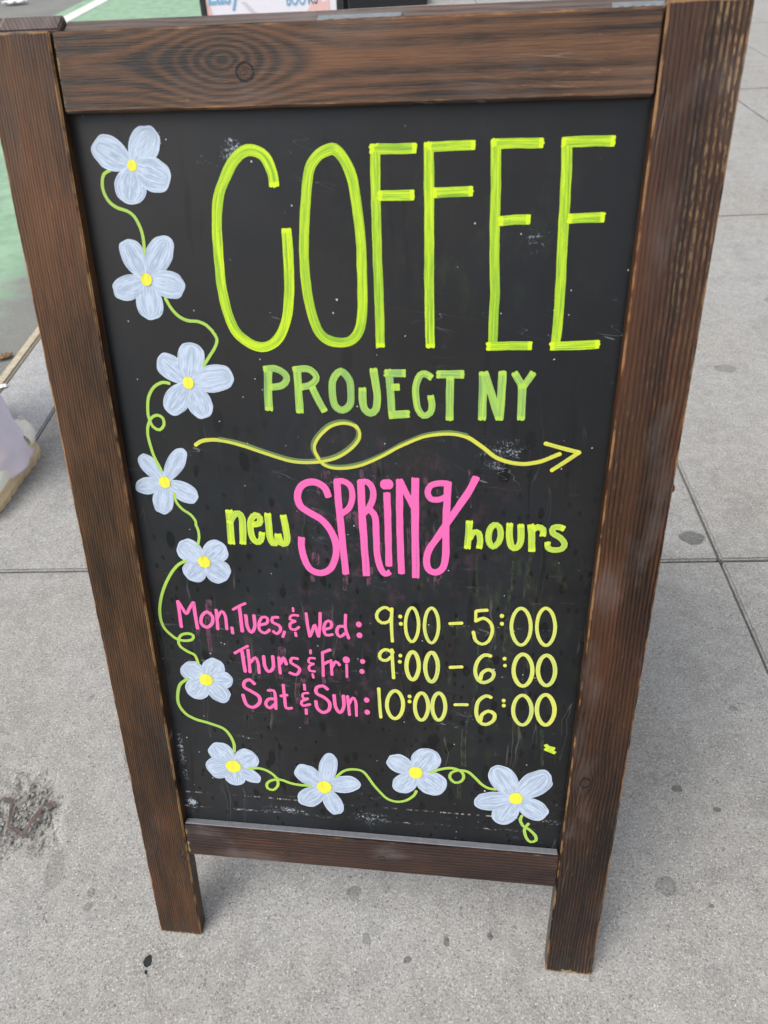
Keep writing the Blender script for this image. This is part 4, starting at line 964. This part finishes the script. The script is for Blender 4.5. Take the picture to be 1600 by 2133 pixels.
# ------------------------------------------------------------------ poster board further down the pavement
def text_mesh(s, size, m, name='lettering', ext=.0004, sx=1.0):
    cu = bpy.data.curves.new('t', 'FONT'); cu.body = s; cu.size = size; cu.extrude = ext; cu.offset = size*.016
    o = bpy.data.objects.new('t', cu); C.objects.link(o); bpy.context.view_layer.update()
    me = bpy.data.meshes.new_from_object(o.evaluated_get(bpy.context.evaluated_depsgraph_get()))
    bpy.data.objects.remove(o); me.name = name; me.materials.clear(); me.materials.append(m)
    for v in me.vertices: v.co.x *= sx
    return me
T2 = R(11); s2, c2 = math.sin(T2), math.cos(T2)
pk = thing('poster_board', 'black framed pavement board with a pale pink and white poster advertising books', 'poster board', (-.655, 3.0-.66*s2/c2, 0), R(1.5))
MP = Matrix(((1, 0, 0, 0), (0, s2, -c2, 0), (0, c2, s2, 0), (0, 0, 0, 1)))
M_post = plain('poster paper', (.80, .77, .84), .4, 8, .04)
M_pink = plain('poster pink print', (.80, .50, .47), .4, 8, .05); M_blue = plain('poster blue print', (.20, .42, .62), .4)
M_ink = plain('poster dark print', (.10, .17, .24), .4); M_pg = plain('poster grey print', (.60, .58, .64), .4)
PW, PH = .545, 1.08
def pbx(name, u0, u1, v0, v1, n0, n1, m, M=MP, bev=.002):
    return link(name, box_mesh(name, u1-u0, v1-v0, n1-n0, m, bev, 2), pk, M @ Matrix.Translation(((u0+u1)/2, (v0+v1)/2, (n0+n1)/2)))
pbx('frame_side', -.012, .010, 0, PH, -.012, .008, M_black); pbx('frame_side', PW-.012, PW+.012, 0, PH, -.012, .008, M_black)
pbx('frame_rail', .0105, PW-.0125, PH-.022, PH, -.012, .008, M_black); pbx('frame_rail', .0105, PW-.0125, .08, .102, -.012, .008, M_black)
po = pbx('poster', .0095, PW-.0115, .101, PH-.0215, -.004, 0.0, M_post, MP, 0)
MPi = (MP @ Matrix.Translation(((.0095+PW-.0115)/2, (.101+PH-.0215)/2, -.002))).inverted()
def flat(name, pts, m, n): return link(name, mesh(name, [MPi @ (MP @ Vector((u, v, n))) for u, v in pts], [tuple(range(len(pts)))], m), po)
V0 = .663/c2
flat('pink_shape', [(.0105, .2), (.035, .2), (.0345, V0-.02), (.027, V0+.012), (.016, V0+.035), (.0105, V0+.05)], M_pink, .0012)
flat('pink_shape', [(.40, V0-.2), (.505, V0-.2), (.505, V0+.02), (.478, V0+.012), (.462, V0+.03), (.445, V0+.022), (.40, V0-.03)], M_pink, .0012)
flat('grey_shape', [(.152, V0+.026), (.172, V0+.024), (.232, V0-.03), (.215, V0-.036)], M_pg, .0012)
for s, sz, u, v, m in (('Easy', .092, .018, V0+.0225, M_blue), ('BOO', .058, .333, V0+.008, M_blue), ('KS', .058, .333+.087, V0+.0085, M_ink)):
    o = link('lettering', text_mesh(s, sz, m, 'lettering', .0003, .62 if s != 'Easy' else .8), po); o.matrix_local = MPi @ MP @ Matrix.Translation((u, v, .0016))
MPb = Matrix.Translation((0, 2*PH*s2+.03, 0)) @ Matrix(((1, 0, 0, 0), (0, -s2, c2, 0), (0, c2, s2, 0), (0, 0, 0, 1)))
for u in (0.0, PW): pbx('rear_leg', u-.012, u+.012, 0, PH-.002, -.012, .006, M_black, MPb)
pbx('rear_panel', .013, PW-.013, .1, PH-.02, -.005, .003, M_black, MPb)

# ------------------------------------------------------------------ tree pit with low guard
tp = thing('tree_pit', 'square pit of brown soil behind a low black guard beside the kerb', 'tree pit', (MS @ Vector((-.10, 8.35, 0))), PSI)
def soilmat():
    m, b = mat('brown soil'); o, x, y, z = coords(); n = noise(o, 60, 4.0, .7); n2 = noise(o, 7, 3.0)
    finish(b, mix(n, (.05, .036, .026), mix(n2, (.19, .15, .11), (.11, .10, .06))), .95, n, .8, .006); return m
vs_, fs = [], []; N = 28
for j in range(N+1):
    for i in range(N+1):
        x, y = -.62+1.24*i/N, -.70+1.4*j/N; vs_.append((x, y, .012+.03*mnoise.noise(Vector((x*4, y*4, 0)))+.012*mnoise.noise(Vector((x*19, y*19, 2)))))
fs = [(j*(N+1)+i, j*(N+1)+i+1, (j+1)*(N+1)+i+1, (j+1)*(N+1)+i) for j in range(N) for i in range(N)]
link('soil', mesh('soil', vs_, fs, soilmat(), True), tp)
for sx, sy, x, y in ((1.3, .04, 0, -.70), (1.3, .04, 0, .70)): 
    o = link('edging', box_mesh('edging', sx, sy, .11, M_black, .004), tp); o.location = (x, y, .035)
for x in (-.64, .64):
    o = link('edging', box_mesh('edging', .04, 1.36, .11, M_black, .004), tp); o.location = (x, 0, .035)
for x, y in ((-.6, -.7), (0, -.7), (.6, -.7), (-.6, .7), (.6, .7)):
    link('guard_post', rod('guard_post', (x, y, .0), (x, y, .46), .012, M_black), tp)
link('guard_rail', rod('guard_rail', (-.6, -.7, .44), (.6, -.7, .44), .014, M_black), tp)
for y0, y1, x in ((-.7, .7, -.6), (-.7, .7, .6)): link('guard_rail', rod('guard_rail', (x, y0, .44), (x, y1, .44), .014, M_black), tp)

# ------------------------------------------------------------------ litter
M_white = plain('white paper litter', (.80, .80, .80), .6, 40, .08); M_leaf = plain('dry leaf', (.22, .13, .06), .8, 90, .4)
def scrap(name, x, y, z, rx, ry, m, label, cat, h=.02, rz=0, seed=0):
    N = 14; vs_, fs = [], []
    for j in range(N+1):
        for i in range(N+1):
            a, b_ = i/N*2-1, j/N*2-1; k = math.sqrt(max(0, 1-.5*b_*b_))*(1+.35*mnoise.noise(Vector((seed, b_*2, 0)))); l = math.sqrt(max(0, 1-.5*a*a))
            vs_.append((a*rx*k, b_*ry*l, h*(.55+.5*mnoise.noise(Vector((a*2+seed, b_*2, seed)))) ))
    fs = [(j*(N+1)+i, j*(N+1)+i+1, (j+1)*(N+1)+i+1, (j+1)*(N+1)+i) for j in range(N) for i in range(N)]
    me = mesh(name, vs_, fs, m, True); o = link(name, me); o.location = (x, y, z); o.rotation_euler = (0, 0, rz)
    so = o.modifiers.new('s', 'SOLIDIFY'); so.thickness = .0012
    o['label'] = label; o['category'] = cat; return o
scrap('paper_litter', -5.396, 9.937, -0.120, .16, .10, M_white, 'crumpled white paper lying on the grey road beyond the lane line', 'litter', .05, .2, 2.0)
scrap('dry_leaf', -1.200, 1.707, -0.125, .028, .016, M_leaf, 'small dry brown leaf lying in the gutter against the kerb', 'leaf', .02, .6, 5.0)
scrap('paper_scrap', -0.962, 1.353, 0.001, .014, .009, M_white, 'tiny white paper scrap on the slab beside the trouser leg', 'litter', .008, .3, 8.0)


# ------------------------------------------------------------------ pedestrian at the left edge
def loft(rings, m, name, closed_top=True, folds=0.0, seed=0, n=36):
    """rings: (centre, rx, ry, yaw)"""
    vs_, fs = [], []
    for k, (c, rx, ry, yaw) in enumerate(rings):
        for i in range(n):
            a = 2*math.pi*i/n; f = 1+folds*mnoise.noise(Vector((math.cos(a)*2.2+seed, math.sin(a)*2.2, k*.23)))+folds*.5*mnoise.noise(Vector((math.cos(a)*5+seed, math.sin(a)*5, k*.12+4)))
            x, y = math.cos(a)*rx*f, math.sin(a)*ry*f; vs_.append((c[0]+x*math.cos(yaw)-y*math.sin(yaw), c[1]+x*math.sin(yaw)+y*math.cos(yaw), c[2]))
    for k in range(len(rings)-1):
        for i in range(n): fs.append((k*n+i, k*n+(i+1) % n, (k+1)*n+(i+1) % n, (k+1)*n+i))
    if closed_top: fs.append(tuple((len(rings)-1)*n+i for i in range(n)))
    return vs_, fs
def interp(keys, K):
    out = []
    for a, b_ in zip(keys[:-1], keys[1:]):
        for i in range(K):
            t = i/K; t = t*t*(3-2*t)*.4+t*.6
            out.append((tuple(a[0][j]*(1-t)+b_[0][j]*t for j in range(3)), a[1]*(1-t)+b_[1]*t, a[2]*(1-t)+b_[2]*t, 0))
    return out+[(*keys[-1], 0)]
ped = thing('person', 'person at the left edge in wide lilac trousers and cream chunky soled trainers', 'person', (-.728, 1.055, 0), 0)
def fabric():
    m, b = mat('lilac cotton'); o, x, y, z = coords(); n = noise(o, 9, 4.0, .6); n2 = noise(o, 900, 2.0)
    finish(b, mix(n.step(.4, .65)*.7, (.80, .74, .86), (.76, .66, .70)), .9, n2+n*3, .3, .001, .2)
    b.inputs['Sheen Weight'].default_value = .2; return m
M_lil = fabric(); M_sole = plain('tan rubber sole', (.70, .54, .33), .65, 60, .15); M_up = plain('cream trainer upper', (.88, .85, .74), .7, 90, .12)
M_skin = plain('skin', (.50, .30, .21), .5, 30, .06); M_top = plain('white knitted top', (.6, .58, .55), .9, 200, .15); M_hair = plain('brown hair', (.05, .03, .018), .5, 200, .3)
def half(y):      # half width of the shoe, y 0 heel .. .29 toe
    k = [(0, .0), (.006, .018), (.02, .030), (.05, .037), (.10, .0385), (.15, .044), (.20, .0525), (.235, .051), (.262, .042), (.28, .026), (.288, .0)]
    for (a, p), (b_, q) in zip(k[:-1], k[1:]):
        if a <= y <= b_: t = (y-a)/(b_-a); return p+(q-p)*t
    return 0
def shoe(x0, y0, rz, lift=0.0):
    N = 45; ys = [.144-.144*math.cos(math.pi*i/N) for i in range(N+1)]
    out = [(half(y), y) for y in ys] + [(-half(y)*.9, y) for y in reversed(ys[1:-1])]
    n = len(out); vs_, fs = [], []
    lv = [(0, .985), (.006, 1.0), (.010, 1.06), (.020, 1.10), (.030, 1.04), (.036, 1.10), (.044, 1.12), (.050, 1.02)]
    for z, k in lv:
        for i, (x, y) in enumerate(out):
            lug = 0
            if z < .015: lug = .0035*(1 if (y*1000) % 34 < 9 else 0)
            zz = z + (.012*max(0, 1-y/.09) if z > .03 else 0) + (.006*max(0, (y-.22)/.06) if z < .012 else 0)
            if .2 < y and .016 < z < .04: k2 = k - .012*(i % 2)
            else: k2 = k
            vs_.append((x*k2-math.copysign(lug, x), .144+(y-.144)*(1+(k2-1)*.35), zz))
    for l in range(len(lv)-1):
        for i in range(n): fs.append((l*n+i, l*n+(i+1) % n, (l+1)*n+(i+1) % n, (l+1)*n+i))
    fs += [tuple(range(n))[::-1], tuple((len(lv)-1)*n+i for i in range(n))]
    sm = mesh('sole', [(-x, -y, z+lift) for x, y, z in vs_], fs, M_sole)
    o = link('trainer', None, ped) if 0 else None
    # upper
    hk = [(0, .088), (.03, .092), (.07, .088), (.11, .105), (.15, .098), (.20, .078), (.25, .066), (.285, .052)]
    def hh(y):
        for (a, p), (b_, q) in zip(hk[:-1], hk[1:]):
            if a <= y <= b_: return p+(q-p)*(y-a)/(b_-a)
        return .05
    vs2, fs2 = [], []; NA = 16; yy = [.004+.276*i/40 for i in range(41)]
    for y in yy:
        hw_ = half(min(.287, max(.003, y)))*.95+.002; H = hh(y)-.044
        for j in range(NA+1):
            a = math.pi*j/NA; vs2.append((-math.cos(a)*hw_*(1 if math.sin(a) < .6 else 1), -y, lift+.046+.010*max(0, 1-y/.09)+math.sin(a)**.7*H))
    for i in range(len(yy)-1):
        for j in range(NA): fs2.append((i*(NA+1)+j, i*(NA+1)+j+1, (i+1)*(NA+1)+j+1, (i+1)*(NA+1)+j))
    fs2 += [tuple(range(NA+1))[::-1], tuple((len(yy)-1)*(NA+1)+j for j in range(NA+1))]
    up = link('trainer', mesh('trainer', vs2, fs2, M_up, True), ped); up.location = (x0, y0, 0); up.rotation_euler = (0, 0, rz)
    so = link('sole', sm, up)
    # heel counter: raised pale cup wrapped round the back
    hv, hf = [], []; NH = 20
    for l, (z, k) in enumerate(((.046, 1.10), (.056, 1.16), (.070, 1.12), (.080, 1.06), (.087, 1.0), (.086, .88), (.086, .70), (.082, .50))):
        for i in range(NH+1):
            a = -1.45+2.9*i/NH; y = .055-.062*k*math.cos(a); x = .0385*k*math.sin(a)
            hv.append((x, -y, z+lift+.012-(.010*abs(a/1.45)**2 if l > 2 else 0)))
    hf = [(l*(NH+1)+i, l*(NH+1)+i+1, (l+1)*(NH+1)+i+1, (l+1)*(NH+1)+i) for l in range(7) for i in range(NH)]
    link('heel_counter', mesh('heel_counter', hv, hf, M_up, True), up)
    tab = link('heel_tab', box_mesh('heel_tab', .020, .006, .030, plain('white heel tab', (.72, .72, .66), .6), .002), up); tab.location = (0, .006, .090+lift); tab.rotation_euler = (R(-8), 0, 0)
    return up
shoe(.012, .012, R(-5)); shoe(-.235, .16, R(6))
# trousers: two wide legs joined at the hips, one mesh
def leg(ax, ay, kx, ky, hxx, hyy, seed):
    return loft(interp([((ax, ay, .040), .094, .112), ((ax-.006, ay+.000, .10), .090, .108), ((ax-.020, ay+.0, .25), .084, .098), ((kx, ky, .48), .085, .092), ((hxx, hyy, .72), .092, .105), ((hxx, hyy+.0, .90), .10, .118)], 7), M_lil, 'x', True, .13, seed, 40)
va, fa = leg(-.036, -.088, -.10, -.06, -.11, -.02, 1.0)
vb, fb = leg(-.235, .05, -.235, .03, -.245, -.02, 6.0)
vc, fc = loft(interp([((-.178, -.02, .80), .155, .115), ((-.178, -.02, .90), .175, .125), ((-.178, -.01, 1.0), .150, .105), ((-.178, -.005, 1.04), .135, .095)], 5), M_lil, 'x', True, .03, 3.0, 40)
V, F = list(va), list(fa)
for v_, f_ in ((vb, fb), (vc, fc)):
    b0 = len(V); V += v_; F += [tuple(b0+i for i in f) for f in f_]
tr = link('trousers', mesh('trousers', V, F, M_lil, True), ped)
so = tr.modifiers.new('s', 'SOLIDIFY'); so.thickness = .002
# body: one continuous skinned figure
def skin(nodes, edges, m, name, sub=2):
    me = bpy.data.meshes.new(name); me.from_pydata([n[0] for n in nodes], edges, [])
    o = bpy.data.objects.new(name, me); C.objects.link(o)
    sk = o.modifiers.new('k', 'SKIN'); ss = o.modifiers.new('ss', 'SUBSURF'); ss.levels = sub; ss.render_levels = sub
    for i, n in enumerate(nodes):
        d = me.skin_vertices[0].data[i]; r_ = n[1]; d.radius = (r_, r_) if not isinstance(r_, tuple) else r_; d.use_root = (i == 0)
    bpy.context.view_layer.update()
    out = bpy.data.meshes.new_from_object(o.evaluated_get(bpy.context.evaluated_depsgraph_get())); bpy.data.objects.remove(o)
    out.materials.clear(); out.materials.append(m); smooth_all(out); out.name = name; return out
X = -.178
nd = [((X, -.01, .98), .11), ((X, -.01, 1.12), .10), ((X, -.01, 1.28), .115), ((X, 0, 1.40), .07), ((X, .0, 1.46), .05), ((X, -.012, 1.54), .075), ((X, -.015, 1.62), .088), ((X, -.01, 1.69), .055), ((X, -.105, 1.575), .012)]
ed = [(0, 1), (1, 2), (2, 3), (3, 4), (4, 5), (5, 6), (6, 7), (5, 8)]
def add(p, r_, parent): nd.append((p, r_)); ed.append((parent, len(nd)-1)); return len(nd)-1
for sg, ly, by in ((1, -.10, .0), (-1, .12, .05)):
    a = add((X+sg*.15, 0, 1.385), .055, 3); a = add((X+sg*.185, by, 1.12), .040, a); a = add((X+sg*.175, ly, .90), .026, a)
    h = add((X+sg*.168, ly-.02, .835), (.032, .018), a)
    for k in range(4):
        f = add((X+sg*.165, ly-.045+k*.019, .775), .0085, h); add((X+sg*.158, ly-.048+k*.019, .735-.006*abs(k-1.5)), .007, f)
    f = add((X+sg*.15, ly-.055, .82), .010, h); add((X+sg*.14, ly-.07, .785), .008, f)
for sg, px, py, fx_, fy_ in ((1, -.09, -.03, .0, -.10), (-1, -.24, .0, -.235, .10)):
    a = add((px, py-.02, .86), .080, 0); a = add((px, py-.01, .50), .055, a); a = add((fx_-.01, fy_+.03, .10), .034, a); add((fx_, fy_-.10, .068), .026, a)
bd = link('body', skin(nd, ed, M_skin, 'body'), ped)
nt_ = [((X, -.01, .99), .135), ((X, -.01, 1.13), .125), ((X, -.01, 1.29), .135), ((X, 0, 1.395), .085)]; nd2 = list(nt_); ed2 = [(0, 1), (1, 2), (2, 3)]
for sg, ly, by in ((1, -.10, .0), (-1, .12, .05)):
    b0 = len(nd2); nd2 += [((X+sg*.15, 0, 1.38), .068), ((X+sg*.187, by, 1.12), .056), ((X+sg*.178, ly*.85, .93), .045)]; ed2 += [(3, b0), (b0, b0+1), (b0+1, b0+2)]
link('knitted_top', skin(nd2, ed2, M_top, 'knitted_top'), ped)
hv = skin([((X, .02, 1.66), .098), ((X, .04, 1.56), .085), ((X, .055, 1.45), .06), ((X, .06, 1.34), .04)], [(0, 1), (1, 2), (2, 3)], M_hair, 'hair'); link('hair', hv, ped)
for sg in (1, -1):
    bm = bmesh.new(); bmesh.ops.create_uvsphere(bm, u_segments=10, v_segments=8, radius=.012); me = bpy.data.meshes.new('eye'); bm.to_mesh(me); bm.free(); me.materials.append(plain('eye', (.05, .03, .02), .2)); e_ = link('eye', me, ped); e_.location = (X+sg*.03, -.088, 1.605)
link('mouth', box_mesh('mouth', .045, .008, .010, plain('lips', (.42, .14, .12), .5), .003), ped, Matrix.Translation((X, -.078, 1.535)))
